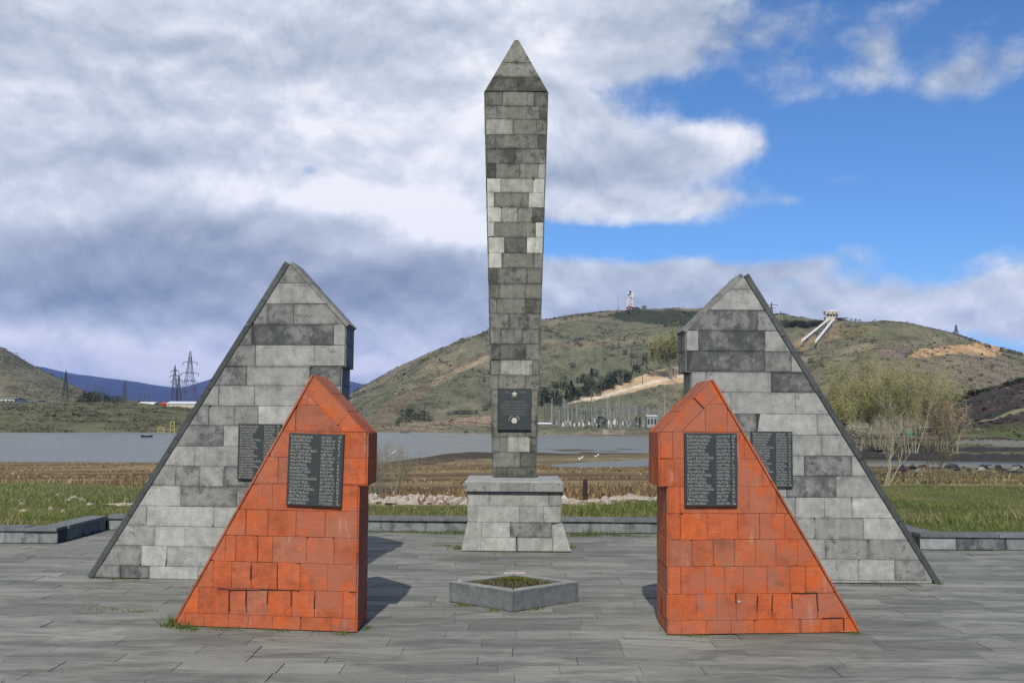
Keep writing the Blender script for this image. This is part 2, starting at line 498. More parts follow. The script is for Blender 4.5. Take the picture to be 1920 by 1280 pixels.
#  px, lawn end y, (k2 depth, z), near shore y, far shore y, bank top (d, y), foot (d, y), ridge (d, y)
COLS = [
 (-1200, 905, (60, -1.6), 867, 811, (330, 757), (560, 745), (900, 560)),
 (-300, 905, (60, -1.6), 867, 811, (330, 757), (560, 748), (900, 590)),
 (0,    907, (60, -1.6), 867, 811, (330, 757), (560, 750), (900, 652)),
 (50,   907, (60, -1.6), 867, 811, (330, 757), (560, 752), (900, 680)),
 (100,  907, (60, -1.6), 867, 811, (330, 757), (560, 753), (880, 706)),
 (160,  907, (60, -1.6), 867, 811, (330, 757), (560, 756), (860, 735)),
 (205,  908, (60, -1.6), 867, 811, (330, 758), (560, 757), (820, 752)),
 (300,  912, (62, -1.6), 867, 811, (330, 762), (560, 760), (800, 759)),
 (560,  945, (64, -1.8), 867, 811, (330, 785), (420, 783), (800, 762)),
 (640,  948, (66, -1.9), 867, 811, (320, 795), (390, 790), (820, 748)),
 (685,  948, (68, -2.0), 867, 811, (320, 799), (385, 792), (830, 722)),
 (740,  948, (72, -2.2), 863, 811, (320, 800), (385, 793), (840, 690)),
 (800,  948, (80, -2.5), 856, 811, (320, 800), (385, 793), (850, 662)),
 (860,  948, (90, -2.8), 848, 812, (320, 800), (385, 793), (860, 642)),
 (960,  948, (93, -2.9), 843, 814, (320, 801), (385, 794), (870, 613)),
 (1015, 946, (93, -2.9), 842, 815, (320, 802), (390, 796), (880, 600)),
 (1070, 944, (93, -2.9), 841, 816, (320, 803), (400, 797), (890, 590)),
 (1130, 942, (93, -2.9), 841, 818, (300, 806), (400, 799), (900, 583)),
 (1200, 940, (93, -2.9), 840, 818, (300, 806), (400, 799), (900, 580)),
 (1270, 938, (93, -2.9), 840, 818, (300, 806), (400, 799), (880, 581)),
 (1340, 930, (90, -2.8), 845, 822, (300, 806), (380, 799), (860, 586)),
 (1430, 920, (80, -2.5), 858, 838, (280, 808), (340, 800), (840, 598)),
 (1540, 914, (62, -1.6), 875, 862, (220, 816), (270, 804), (700, 611)),
 (1600, 910, (60, -1.5), 874, 864, (200, 818), (260, 805), (660, 608)),
 (1660, 907, (60, -1.5), 874, 865, (200, 818), (260, 806), (640, 600)),
 (1704, 906, (60, -1.5), 874, 865, (200, 818), (260, 808), (630, 604)),
 (1760, 906, (60, -1.5), 875, 865, (200, 818), (260, 810), (620, 617)),
 (1800, 906, (60, -1.5), 875, 865, (200, 818), (260, 812), (620, 627)),
 (1850, 906, (60, -1.5), 876, 866, (200, 818), (260, 812), (620, 644)),
 (1920, 906, (60, -1.5), 876, 866, (200, 820), (260, 814), (620, 666)),
 (2050, 906, (60, -1.5), 884, 865, (200, 822), (260, 816), (600, 700)),
 (2400, 906, (60, -1.5), 886, 868, (200, 824), (260, 818), (600, 700)),
 (3400, 906, (60, -1.5), 890, 870, (200, 826), (260, 820), (600, 690))]
_T = []; _KD = []; _KZ = []
for (px, yl, k2, yn, yf, bt, ft, rg) in COLS:
    t = ray(px, 780).x / ray(px, 780).y
    dl = min(26, d_at(px, yl, 0.15))
    dn = d_at(px, yn, WATER); df = d_at(px, yf, WATER)
    zr = z_at(px, rg[1], rg[0])
    kd = [14.9, dl, k2[0], dn, dn + (df - dn) * .12, df - (df - dn) * .06, df, bt[0], ft[0], rg[0], rg[0] * 1.35, 2600]
    kz = [0.13, 0.15, k2[1], WATER, WATER - .8, WATER - .7, WATER, z_at(px, bt[1], bt[0]), z_at(px, ft[1], ft[0]), zr, zr * .7 - 5, -6]
    _T.append(t); _KD.append(kd); _KZ.append(kz)
_T = np.array(_T); _KD = np.array(_KD); _KZ = np.array(_KZ)

def project_np(x, y, z):
    dx, dy, dz = x, y, z - EYE
    f = dx * _F.x + dy * _F.y + dz * _F.z
    r = dx * _R.x + dy * _R.y + dz * _R.z
    v = dx * _V.x + dy * _V.y + dz * _V.z
    return 960 + 1900 * r / f, 640 - 1900 * v / f

def inpoly(px, py, poly):
    ins = np.zeros(px.shape, bool)
    n = len(poly)
    for i in range(n):
        x0, y0 = poly[i]; x1, y1 = poly[(i + 1) % n]
        c = ((y0 > py) != (y1 > py)) & (px < (x1 - x0) * (py - y0) / (y1 - y0 + 1e-9) + x0)
        ins ^= c
    return ins

PUDDLE = [(1005, 873), (1090, 865), (1240, 858), (1300, 862), (1300, 874), (1240, 873), (1100, 876)]
def base_z(tan, d):
    """tan = x/y array, d = depth array -> height"""
    n = _KD.shape[1]
    kd = np.stack([np.interp(tan, _T, _KD[:, k]) for k in range(n)])
    kz = np.stack([np.interp(tan, _T, _KZ[:, k]) for k in range(n)])
    z = np.full(d.shape, 0.13)
    for k in range(n - 1):
        m = (d >= kd[k]) & (d < kd[k + 1])
        f = (d - kd[k]) / (kd[k + 1] - kd[k])
        if k == 8:
            f = f + 0.10 * np.sin(np.clip(f, 0, 1) * math.pi)   # the hillsides bulge a little
        z = np.where(m, kz[k] + (kz[k + 1] - kz[k]) * f, z)
    z = np.where(d >= kd[-1], -6, z)
    x = tan * d
    foot = kd[8]; ridge = kd[9]
    g = np.clip((d - foot) / (ridge - foot), 0, 1.3)
    w = np.sin(np.clip(g, 0, 1) * math.pi)
    z = z + w * ((fbm(x / 75, d / 160, 5, 3) - .5) * 26 * np.clip((kz[9] - kz[8]) / 60, 0.1, 1) + (fbm(x / 14, d / 30, 4, 9) - .5) * 5.0 + (1 - np.abs(fbm(x / 45, d / 200, 4, 19) * 2 - 1) * 2) * 3.5 * np.clip((kz[9] - kz[8]) / 60, 0, 1))
    # marsh and lawn micro relief, shore wobble
    near = np.clip((d - 15.5) / 3, 0, 1) * np.clip((kd[8] - d) / 60, 0, 1)
    z = z + near * ((fbm(x / 7, d / 9, 4, 21) - .5) * 0.16 + (fbm(x / 40, d / 30, 3, 31) - .5) * 0.22 * np.clip((d - 30) / 60, 0, 1))
    bank = np.clip((d - kd[6]) / 15, 0, 1) * np.clip((kd[8] + 60 - d) / 80, 0, 1)
    z = z + bank * (fbm(x / 9, d / 12, 4, 44) - .42) * 1.8
    px, py = project_np(x, d, z)
    pud = inpoly(px + (fbm(x / 9, d / 9, 3, 71) - .5) * 40, py, PUDDLE) & (d > 75) & (d < 140)
    z = np.where(pud, WATER - 0.15, z)
    return z

def tz(x, y):
    return float(base_z(np.array([x / y]), np.array([float(y)]))[0])

_dd = np.concatenate([np.linspace(15.5, 110, 240), np.geomspace(111, 1100, 500)])
def ground_at(px, py):
    """first terrain point seen through a pixel"""
    r = ray(px, py); t = r.x / r.y
    z = base_z(np.full(_dd.shape, t), _dd)
    zl = EYE + r.z / r.y * _dd
    hit = np.where(z >= zl)[0]
    if len(hit) == 0:
        j = int(np.argmax(z / _dd - zl / _dd))
    else:
        j = int(hit[0])
    d = _dd[j]
    return Vector((t * d, d, float(z[j])))

def col_mix(c, m, col):
    m = np.clip(m, 0, 1)[:, None]
    return c * (1 - m) + np.array(col)[None, :] * m

def blur_poly(px, py, poly, jit):
    return inpoly(px + jit[0], py + jit[1], poly).astype(float)

def terrain():
    tt = np.concatenate([np.linspace(-1.45, -0.62, 40)[:-1], np.linspace(-0.62, 0.62, 860), np.linspace(0.62, 1.45, 40)[1:]])
    ds = np.concatenate([np.linspace(15.12, 30, 90)[:-1], np.linspace(30, 150, 150)[:-1], np.linspace(150, 330, 90)[:-1], np.linspace(330, 960, 230)[:-1], np.geomspace(960, 2600, 14)])
    T, D = np.meshgrid(tt, ds)
    t = T.ravel(); d = D.ravel()
    z = base_z(t, d); x = t * d
    px, py = project_np(x, d, z)
    n1 = fbm(x / 30, d / 45, 5, 5); n2 = fbm(x / 6, d / 9, 4, 6); n3 = fbm(x / 90, d / 140, 4, 8)
    jx = (fbm(x / 10, d / 14, 4, 61) - .5) * 46; jy = (fbm(x / 10, d / 14, 4, 62) - .5) * 16
    kd = [np.interp(t, _T, _KD[:, k]) for k in range(_KD.shape[1])]
    base = np.tile(np.array([[.180, .172, .108]]), (len(t), 1))
    c = col_mix(base, np.clip((n1 - .45) * 5, 0, 1) * .8, (.26, .225, .155))
    c = col_mix(c, np.clip((n3 - .52) * 6, 0, 1) * .7, (.125, .135, .085))
    c = col_mix(c, np.clip((n2 - .58) * 8, 0, 1) * .65, (.060, .075, .035))
    # hill crests are straw coloured
    g = (d - kd[8]) / (kd[9] - kd[8])
    c = col_mix(c, np.clip((g - .62) * 3, 0, 1) * .65 * (px > 600), (.235, .205, .135))
    P = lambda poly, k=1.0: blur_poly(px, py, poly, (jx * k, jy * k))
    hill = d > kd[7]
    c = col_mix(c, P([(660, 800), (740, 745), (830, 690), (916, 655), (916, 670), (850, 700), (760, 765), (720, 800)], 1.2) * hill * .6, (.20, .150, .105))
    c = col_mix(c, P([(805, 716), (916, 664), (916, 672), (812, 726)], .3) * hill * .8, (.34, .27, .17))
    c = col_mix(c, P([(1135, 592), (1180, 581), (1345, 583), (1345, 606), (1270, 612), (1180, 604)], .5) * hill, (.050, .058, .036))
    c = col_mix(c, P([(1020, 640), (1300, 626), (1300, 640), (1020, 652)], 1.0) * hill * .6, (.24, .20, .13))
    c = col_mix(c, P([(1072, 750), (1130, 734), (1196, 706), (1240, 690), (1300, 686), (1300, 716), (1235, 722), (1180, 736), (1110, 752)], .35) * hill, (.50, .37, .22))
    c = col_mix(c, P([(1060, 752), (1130, 740), (1230, 712), (1290, 700), (1290, 704), (1230, 717), (1130, 745), (1066, 757)], .1) * hill, (.66, .56, .44))
    c = col_mix(c, P([(1700, 668), (1716, 655), (1780, 648), (1865, 640), (1885, 652), (1866, 670), (1790, 663), (1720, 670)], .5) * hill, (.52, .34, .19))
    c = col_mix(c, P([(1720, 668), (1800, 664), (1870, 668), (1920, 690), (1920, 712), (1850, 725), (1760, 710), (1690, 690)], 1.6) * hill * .6, (.24, .19, .15))
    c = col_mix(c, P([(1630, 655), (1700, 650), (1700, 668), (1640, 668)], 1.2) * hill * .7, (.22, .15, .14))
    c = col_mix(c, P([(1480, 640), (1545, 606), (1640, 612), (1660, 620), (1540, 640), (1500, 660)], .7) * hill * .8, (.30, .23, .13))
    c = col_mix(c, P([(1560, 610), (1700, 604), (1800, 632), (1700, 640), (1600, 640)], 1.0) * hill * .5, (.11, .12, .06))
    # far bank: rubble and sand lines near the water
    sh = np.exp(-((d - kd[6]) / 10) ** 2)
    c = col_mix(c, sh * (d > kd[6] - 20) * .8, (.25, .20, .14))
    c = col_mix(c, P([(650, 806), (700, 798), (930, 776), (1000, 786), (1000, 800), (800, 806)], 1.2) * (d > kd[6]) * .7 * (n2 > .42), (.36, .25, .18))
    c = col_mix(c, ((d > kd[6]) & (d < kd[7] + 30) & (px < 500)).astype(float) * .75, (.115, .125, .062))
    c = col_mix(c, P([(-60, 690), (0, 700), (130, 715), (190, 730), (190, 745), (-60, 745)], 1.0) * hill * .5, (.15, .14, .085))
    # marsh
    marsh = ((d > kd[1] - 0.5) & (d < kd[6] - 6)).astype(float)
    c = c * (1 - marsh[:, None]) + marsh[:, None] * np.array([[.180, .125, .072]])
    b1 = fbm(x / 26, d / 5.5, 5, 81)
    c = col_mix(c, marsh * np.clip((b1 - .47) * 8, 0, 1), (.30, .235, .125))
    c = col_mix(c, marsh * np.clip((.44 - b1) * 8, 0, 1) * .8, (.115, .075, .050))
    c = col_mix(c, marsh * np.clip((fbm(x / 14, d / 4, 4, 85) - .60) * 9, 0, 1) * .8, (.36, .29, .15))
    mud = ((d > kd[2]) & (d < kd[4]) & (px > 680) & (px < 1500)).astype(float)
    c = col_mix(c, mud * .85 * (d > kd[3] - 26), (.070, .058, .046))
    c = col_mix(c, mud * (d <= kd[3] - 26) * .5, (.20, .17, .10))
    c = col_mix(c, ((d > kd[3] - 4) & (d < kd[4]) & (px <= 720)).astype(float) * .8, (.060, .050, .040))
    rgt = ((px > 1480) & (d > 40) & (d < 210)).astype(float)
    c = col_mix(c, rgt * np.clip((b1 - .40) * 6, 0, 1) * .75, (.13, .13, .07))
    c = col_mix(c, rgt * np.clip((fbm(x / 40, d / 3, 4, 95) - .47) * 12, 0, 1) * .9, (.040, .036, .036))
    # lawn
    edge = kd[1] + (fbm(x / 2.2, d / 2.2, 3, 12) - .5) * 3.0
    lawn = (d < edge).astype(float)
    c = col_mix(c, lawn, (.085, .115, .030))
    c = col_mix(c, lawn * np.clip((fbm(x / 1.6, d / 1.6, 4, 14) - .5) * 6, 0, 1) * .8, (.16, .155, .065))
    c = np.clip(c, .01, 1)
    nt_, nd_ = len(tt), len(ds)
    idx = np.arange(nt_ * nd_).reshape(nd_, nt_)
    F = np.stack([idx[:-1, :-1], idx[:-1, 1:], idx[1:, 1:], idx[1:, :-1]], -1).reshape(-1, 4)
    V = np.stack([x, d, z], 1)
    me = bpy.data.meshes.new('terrain')
    me.vertices.add(len(V)); me.vertices.foreach_set('co', V.astype(np.float32).ravel())
    me.loops.add(F.size); me.loops.foreach_set('vertex_index', F.astype(np.int32).ravel())
    me.polygons.add(len(F)); me.polygons.foreach_set('loop_start', np.arange(0, F.size, 4, dtype=np.int32))
    me.polygons.foreach_set('use_smooth', np.ones(len(F), dtype=bool))
    me.update(calc_edges=True)
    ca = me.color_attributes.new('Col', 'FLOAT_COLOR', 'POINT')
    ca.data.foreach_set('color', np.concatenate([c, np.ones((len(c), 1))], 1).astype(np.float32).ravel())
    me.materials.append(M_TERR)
    o = bpy.data.objects.new('terrain', me); COL.objects.link(o)
    tag(o, kind='structure')
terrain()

def water():
    m, t, b = principled('lake_water', 0.12, 0.5)
    tc = t.node('ShaderNodeTexCoord'); ob = tc.outputs['Object']
    a, _ = t.noise(t.scalev(ob, (.5, 1.4, 1)), 1.6, 5, 0.6)
    w, _ = t.noise(t.scalev(ob, (.02, .12, 1)), 1.0, 6, 0.6)
    b.inputs['Specular IOR Level'].default_value = 0.12
    c = t.ramp(w, [(.35, (.085, .095, .080)), (.65, (.13, .135, .110))])
    t.l.new(c, b.inputs['Base Color'])
    t.l.new(t.smooth(w, .4, .62, .22, .36), b.inputs['Roughness'])
    bump(t, b, a, 0.55, 0.12)
    mb = MB(); mb.face([(-420, 60, WATER), (420, 60, WATER), (420, 330, WATER), (-420, 330, WATER)])
    o = mb.build('water', m); tag(o, kind='structure')
    o = MB(); o.face([(-16000, -16000, -6.5), (16000, -16000, -6.5), (16000, 16000, -6.5), (-16000, 16000, -6.5)], col=(.12, .12, .07))
    o = o.build('plain', M_TERR); tag(o, kind='structure')
water()

def mountains():
    sk = [(-1500, 640), (-300, 668), (0, 678), (80, 688), (120, 696), (160, 703), (230, 712), (300, 722), (335, 728), (360, 722), (400, 708), (440, 700), (520, 702), (600, 708), (650, 713), (690, 722), (760, 735), (860, 745), (1000, 740), (1300, 730), (1800, 720), (2400, 715), (3500, 700)]
    tk = [ray(p, y).x / ray(p, y).y for p, y in sk]
    sl = [ray(p, y).z / ray(p, y).y for p, y in sk]
    tt = np.linspace(-1.3, 1.3, 700); g = np.linspace(0, 1.3, 60)
    T, G = np.meshgrid(tt, g); t = T.ravel(); q = G.ravel()
    d = 5200 + q * 2600
    hr = EYE + np.interp(t, tk, sl) * 7800
    x = t * d
    prof = np.where(q <= 1, q ** 0.9, 1 - (q - 1) * 1.5)
    z = -6 + (hr + 6) * prof
    w = np.sin(np.clip(q, 0, 1) * math.pi)
    z += w * (fbm(x / 500, d / 700, 5, 2) - .5) * 120 + (fbm(x / 180, d / 200, 4, 4) - .5) * 14 * (q > .1)
    V = np.stack([x, d, z], 1)
    idx = np.arange(len(t)).reshape(len(g), len(tt))
    F = np.stack([idx[:-1, :-1], idx[:-1, 1:], idx[1:, 1:], idx[1:, :-1]], -1).reshape(-1, 4)
    fc = t[F[:, 0]] * 0
    n = fbm(x / 300, d / 400, 4, 12)[F[:, 0]]
    hz = z[F[:, 0]]
    C = np.tile(np.array([[.030, .038, .045]]), (len(F), 1))
    C = col_mix(C, (n - .45) * 4, (.050, .055, .055))
    sn = np.clip((hz - 255 + (n - .5) * 90) / 40, 0, 1) * 0
    C = col_mix(C, sn, (.7, .7, .75))
    o = soup('mountains', V, F, C, M_MOUNT)
    for p in o.data.polygons: p.use_smooth = True
    tag(o, kind='structure')
M_MOUNT = vcol('mountain_scrub', 0.95, 0.3, 0.006, 0)
mountains()

# dark scrub slope at the right
def spur():
    sk = [(1640, 830), (1740, 800), (1790, 752), (1820, 738), (1870, 722), (1920, 707), (2000, 690), (2300, 670), (2900, 700)]
    tk = [ray(p, y).x / ray(p, y).y for p, y in sk]; sl = [ray(p, y).z / ray(p, y).y for p, y in sk]
    tt = np.linspace(tk[0], tk[-1], 260); g = np.linspace(0, 1.6, 70)
    T, G = np.meshgrid(tt, g); t = T.ravel(); q = G.ravel()
    d = 185 + q * 95
    hr = EYE + np.interp(t, tk, sl) * 280
    x = t * d
    lo = -2.5
    prof = np.where(q <= 1, q, 1 - (q - 1) * 1.6)
    z = lo + (hr - lo) * prof + np.sin(np.clip(q, 0, 1) * math.pi) * (fbm(x / 20, d / 20, 5, 51) - .5) * 5 + (fbm(x / 4, d / 5, 4, 52) - .5) * .9
    V = np.stack([x, d, z], 1)
    idx = np.arange(len(t)).reshape(len(g), len(tt))
    F = np.stack([idx[:-1, :-1], idx[:-1, 1:], idx[1:, 1:], idx[1:, :-1]], -1).reshape(-1, 4)
    n = fbm(x / 12, d / 10, 5, 53)[F[:, 0]]; n2 = fbm(x / 5, d / 4, 4, 54)[F[:, 0]]
    C = np.tile(np.array([[.062, .048, .047]]), (len(F), 1))
    C = col_mix(C, (n - .52) * 7, (.040, .048, .030))
    C = col_mix(C, (n2 - .6) * 9, (.12, .075, .065))
    qq = q[F[:, 0]]
    C = col_mix(C, np.clip((.30 - qq) * 5, 0, 1), (.11, .14, .045))
    C = col_mix(C, (np.abs(qq - .34) < .012).astype(float) * .8, (.26, .24, .15))
    C = np.clip(C, .01, 1)
    rs = np.random.RandomState(5)
    pick = rs.randint(0, len(V), 9000); pick = pick[(q[pick] < 1.0) & (q[pick] > .02)]
    b_ = V[pick] + np.stack([rs.normal(0, .7, len(pick)), rs.normal(0, .5, len(pick)), np.zeros(len(pick))], 1)
    s_ = rs.uniform(.12, .5, len(pick))
    TV = np.zeros((len(pick), 6, 3))
    for a in range(6): TV[:, a] = b_ + np.stack([rs.normal(0, 1.3, len(pick)) * s_, rs.normal(0, 1, len(pick)) * s_, np.abs(rs.normal(.4, .5, len(pick))) * s_], 1)
    tc_ = np.array([[.055, .050, .038]]) * np.ones((len(pick), 1))
    tc_ = col_mix(tc_, (rs.rand(len(pick)) < .25).astype(float), (.13, .085, .07)); tc_ = col_mix(tc_, (rs.rand(len(pick)) < .12).astype(float), (.20, .18, .12))
    os_ = soup('hillside_scrub', TV.reshape(-1, 3), np.arange(len(pick) * 6).reshape(-1, 3), np.repeat(tc_, 2, axis=0), M_BLADE)
    tag(os_, 'low scrub on the dark slope at the right', 'scrub', kind='stuff')
    o = soup('hillside', V, F, C, M_TERR)
    for p in o.data.polygons: p.use_smooth = True
    tag(o, kind='structure')
spur()

# ------------------------------------------------------------------ plaza paving
def plaza():
    mb = MB()
    mb.box((-34, -22, -0.35), (34, 15.35, -0.012), col=(.05, .05, .045))
    o = mb.build('plaza', M_JOINT); tag(o, kind='structure')
    mb = MB(); rnd = random.Random(4)
    y = -8.0; row = 0
    while y < 15.1:
        h = rnd.choice((.24, .27, .30, .25)); y1 = min(y + h, 15.1)
        x = -19 + rnd.random()
        xe = 19
        while x < xe:
            w = rnd.choice((.42, .55, .7, .8, .9, 1.05))
            tone = rnd.choice((.22, .235, .245, .26, .215, .175)) * rnd.uniform(.94, 1.06)
            c = (tone, tone * 1.005, tone * .89)
            g = 0.0015 if rnd.random() < .75 else .004
            z0 = -.006 + rnd.uniform(-.003, .003); z1 = z0 + rnd.uniform(-.002, .002)
            a, b = x + g, x + w - g; p, q = y + g, y1 - g
            tl = rnd.uniform(-.0025, .0025)
            top = [(a, p, z0), (b, p, z1), (b, q, z1 + tl), (a, q, z0 + tl)]
            bot = [(u, v, -.03) for u, v, _ in top]
            mb.face(top, col=c)
            for i in range(4):
                j = (i + 1) % 4
                mb.face([bot[i], bot[j], top[j], top[i]], col=c)
            x += w
        y = y1; row += 1
    o = mb.build('paving', M_PAVE); tag(o, kind='structure')
plaza()

# ------------------------------------------------------------------ block cladding
def clip_half(poly, a, b, c):
    """keep a*u+b*v<=c"""
    out = []
    n = len(poly)
    for i in range(n):
        p = poly[i]; q = poly[(i + 1) % n]
        dp = a * p[0] + b * p[1] - c; dq = a * q[0] + b * q[1] - c
        if dp <= 0: out.append(p)
        if (dp < 0 < dq) or (dq < 0 < dp):
            s = dp / (dp - dq)
            out.append((p[0] + (q[0] - p[0]) * s, p[1] + (q[1] - p[1]) * s))
    return out
def clip_rect(poly, u0, u1, v0, v1):
    for h in ((-1, 0, -u0), (1, 0, u1), (0, -1, -v0), (0, 1, v1)):
        poly = clip_half(poly, *h)
        if len(poly) < 3: return []
    return poly
def area(poly):
    return sum(poly[i][0] * poly[(i + 1) % len(poly)][1] - poly[(i + 1) % len(poly)][0] * poly[i][1] for i in range(len(poly))) / 2
def inset(poly, g):
    """inset a convex ccw polygon"""
    if area(poly) < 0: poly = poly[::-1]
    res = list(poly); n = len(poly)
    for i in range(n):
        p = poly[i]; q = poly[(i + 1) % n]
        ex, ey = q[0] - p[0], q[1] - p[1]; L = math.hypot(ex, ey)
        if L < 1e-6: continue
        nx, ny = ey / L, -ex / L
        res = clip_half(res, nx, ny, nx * p[0] + ny * p[1] - g)
        if len(res) < 3: return []
    return res

TONES = {'L': (.37, .04), 'l': (.31, .25), 'm': (.255, .52), 'd': (.245, .74), 'k': (.235, .92)}
def block(mb, frame, poly, rect, tone, stn, rnd, tint=(1, 1, .96), gap=.0022, mi=0):
    O, U, V, N = frame                      # N points out of the wall
    gap = gap * (rnd.choice((.12, .2, .3, .45, .8)) if isinstance(tone, tuple) else rnd.choice((.3, .4, .45, .6, .9)))
    pa = inset(poly, gap)
    if len(pa) < 3 or abs(area(pa)) < 2e-4: return
    if abs(area(pa)) > .004:
        for _k in range(rnd.choice((0, 0, 0, 1, 2))):
            i_ = rnd.randrange(len(pa)); p_ = pa[i_]
            cx_ = sum(q[0] for q in pa) / len(pa) - p_[0]; cy_ = sum(q[1] for q in pa) / len(pa) - p_[1]
            a_ = math.atan2(cy_, cx_) + rnd.uniform(-.5, .5); c_ = rnd.choice((.003, .005, .008, .014))
            nx_, ny_ = math.cos(a_), math.sin(a_)
            q_ = clip_half(pa, -nx_, -ny_, -(nx_ * p_[0] + ny_ * p_[1] + c_))
            if len(q_) >= 3 and abs(area(q_)) > .9 * abs(area(pa)): pa = q_
    pb = inset(pa, .003)
    if len(pb) < 3: return
    off = .012 + rnd.uniform(-.0022, .0022)
    c = tuple(tone * q for q in tint) if not isinstance(tone, tuple) else tone
    u0, u1, v0, v1 = rect
    uvf = lambda p: ((p[0] - u0) / (u1 - u0), (p[1] - v0) / (v1 - v0))
    w = lambda p, o: O + U * p[0] + V * p[1] + N * o
    mb.face([w(p, off) for p in pb], col=c, stn=max(stn, .01), uv=[uvf(p) for p in pb], mi=mi)
    if len(pa) == len(pb):
        n = len(pa)
        for i in range(n):
            j = (i + 1) % n
            mb.face([w(pa[i], off - .003), w(pa[j], off - .003), w(pb[j], off), w(pb[i], off)], col=c, stn=max(stn, .01), uv=[uvf(p) for p in (pa[i], pa[j], pb[j], pb[i])], mi=mi)
            mb.face([w(pa[i], -.004), w(pa[j], -.004), w(pa[j], off - .003), w(pa[i], off - .003)], col=c, stn=max(stn, .3), uv=[(.02, .02)] * 4, mi=mi)

def clad(mb, frame, polys, rows, joints, tones, rnd, tint=(1, 1, .96), colfn=None, gap=.0022):
    """rows: v boundaries top to bottom; joints per row (u); tones per row string"""
    us = [p[0] for q in polys for p in q]; ua, ub = min(us) - .01, max(us) + .01
    for r in range(len(rows) - 1):
        v1, v0 = rows[r], rows[r + 1]
        js = [ua] + sorted(joints[r] if r < len(joints) else []) + [ub]
        k = 0
        for a, b in zip(js[:-1], js[1:]):
            done = False
            for pl in polys:
                q = clip_rect(pl, a, b, v0, v1)
                if len(q) < 3 or abs(area(q)) < 4e-4: continue
                uu = [p[0] for p in q]
                if colfn: tone, stn = colfn(rnd, r, k)
                else:
                    ts = tones[r] if r < len(tones) and tones[r] else 'm'
                    tn, stn = TONES[ts[min(k, len(ts) - 1)]]
                    tone = tn * rnd.uniform(.93, 1.07); stn = min(1, max(.01, stn + rnd.uniform(-.12, .12)))
                block(mb, frame, q, (min(uu), max(uu), v0, v1), tone, stn, rnd, tint, gap)
                done = True
            if done: k += 1

class Plane:
    """vertical plane through two ground pixels"""
    def __init__(self, pl, pr):
        a = ray(*pl); b = ray(*pr)
        self.A = Vector((0, 0, EYE)) + a * (-EYE / a.z)
        self.B = Vector((0, 0, EYE)) + b * (-EYE / b.z)
        self.U = (self.B - self.A).normalized()
        self.V = Vector((0, 0, 1))
        self.N = Vector((self.U.y, -self.U.x, 0))
        if self.N.y > 0: self.N = -self.N
    def uv(self, px, py):
        r = ray(px, py); c = Vector((0, 0, EYE))
        s = (self.A - c).dot(self.N) / r.dot(self.N)
        p = c + r * s - self.A
        return (p.dot(self.U), p.z)
    def P(self, uv, w=0.0):
        return self.A + self.U * uv[0] + self.V * uv[1] + Vector((0, 1, 0)) * w
    def frame(self): return (self.A, self.U, self.V, self.N)

def text_polys(s, size):
    cu = bpy.data.curves.new('t', 'FONT'); cu.body = s; cu.size = size; cu.resolution_u = 1
    cu.align_x = 'LEFT'
    o = bpy.data.objects.new('t', cu); COL.objects.link(o)
    dg = bpy.context.evaluated_depsgraph_get()
    me = o.evaluated_get(dg).to_mesh()
    vs = [tuple(v.co) for v in me.vertices]; fs = [tuple(p.vertices) for p in me.polygons]
    o.evaluated_get(dg).to_mesh_clear()
    bpy.data.objects.remove(o); bpy.data.curves.remove(cu)
    return vs, fs

def text_on(mb, s, size, pos, to3d, align='L', bold=0.0, maxw=None):
    vs, fs = text_polys(s, size)
    if not vs: return
    w = max(v[0] for v in vs)
    k = 1.0
    if maxw and w > maxw: k = maxw / w
    sh = {'L': 0, 'C': -w * k / 2, 'R': -w * k}[align]
    for f in fs:
        mb.face([to3d(pos[0] + sh + vs[i][0] * k, pos[1] + vs[i][1]) for i in f])

SUR = ['ԱԲՐԱՀԱՄՅԱՆ', 'ԱԼԵՔՍԱՆՅԱՆ', 'ԱՌԱՔԵԼՅԱՆ', 'ԱՍԱՏՐՅԱՆ', 'ԱՎԱԳՅԱՆ', 'ԱՎԵՏԻՍՅԱՆ', 'ԲԱԲԱՅԱՆ', 'ԲԱՂԴԱՍԱՐՅԱՆ', 'ԲԱՐՍԵՂՅԱՆ', 'ԳԱԼՍՏՅԱՆ', 'ԳԱՍՊԱՐՅԱՆ', 'ԳԵՎՈՐԳՅԱՆ', 'ԳՐԻԳՈՐՅԱՆ', 'ԴԱՎԹՅԱՆ', 'ԵՂԻԱԶԱՐՅԱՆ', 'ԶԱՔԱՐՅԱՆ', 'ԹՈՐՈՍՅԱՆ', 'ԽԱՉԱՏՐՅԱՆ', 'ԿԱՐԱՊԵՏՅԱՆ', 'ՀԱԿՈԲՅԱՆ', 'ՀԱՐՈՒԹՅՈՒՆՅԱՆ', 'ՂԱԶԱՐՅԱՆ', 'ՄԱՆՈՒԿՅԱՆ', 'ՄԱՐՏԻՐՈՍՅԱՆ', 'ՄԵԼԻՔՅԱՆ', 'ՄԿՐՏՉՅԱՆ', 'ՄԻՆԱՍՅԱՆ', 'ՆԱԶԱՐՅԱՆ', 'ՊԵՏՐՈՍՅԱՆ', 'ՍԱՀԱԿՅԱՆ', 'ՍԱՐԳՍՅԱՆ', 'ՍԻՄՈՆՅԱՆ', 'ՍՏԵՓԱՆՅԱՆ', 'ՎԱՐԴԱՆՅԱՆ', 'ՓԻԼՈՍՅԱՆ']
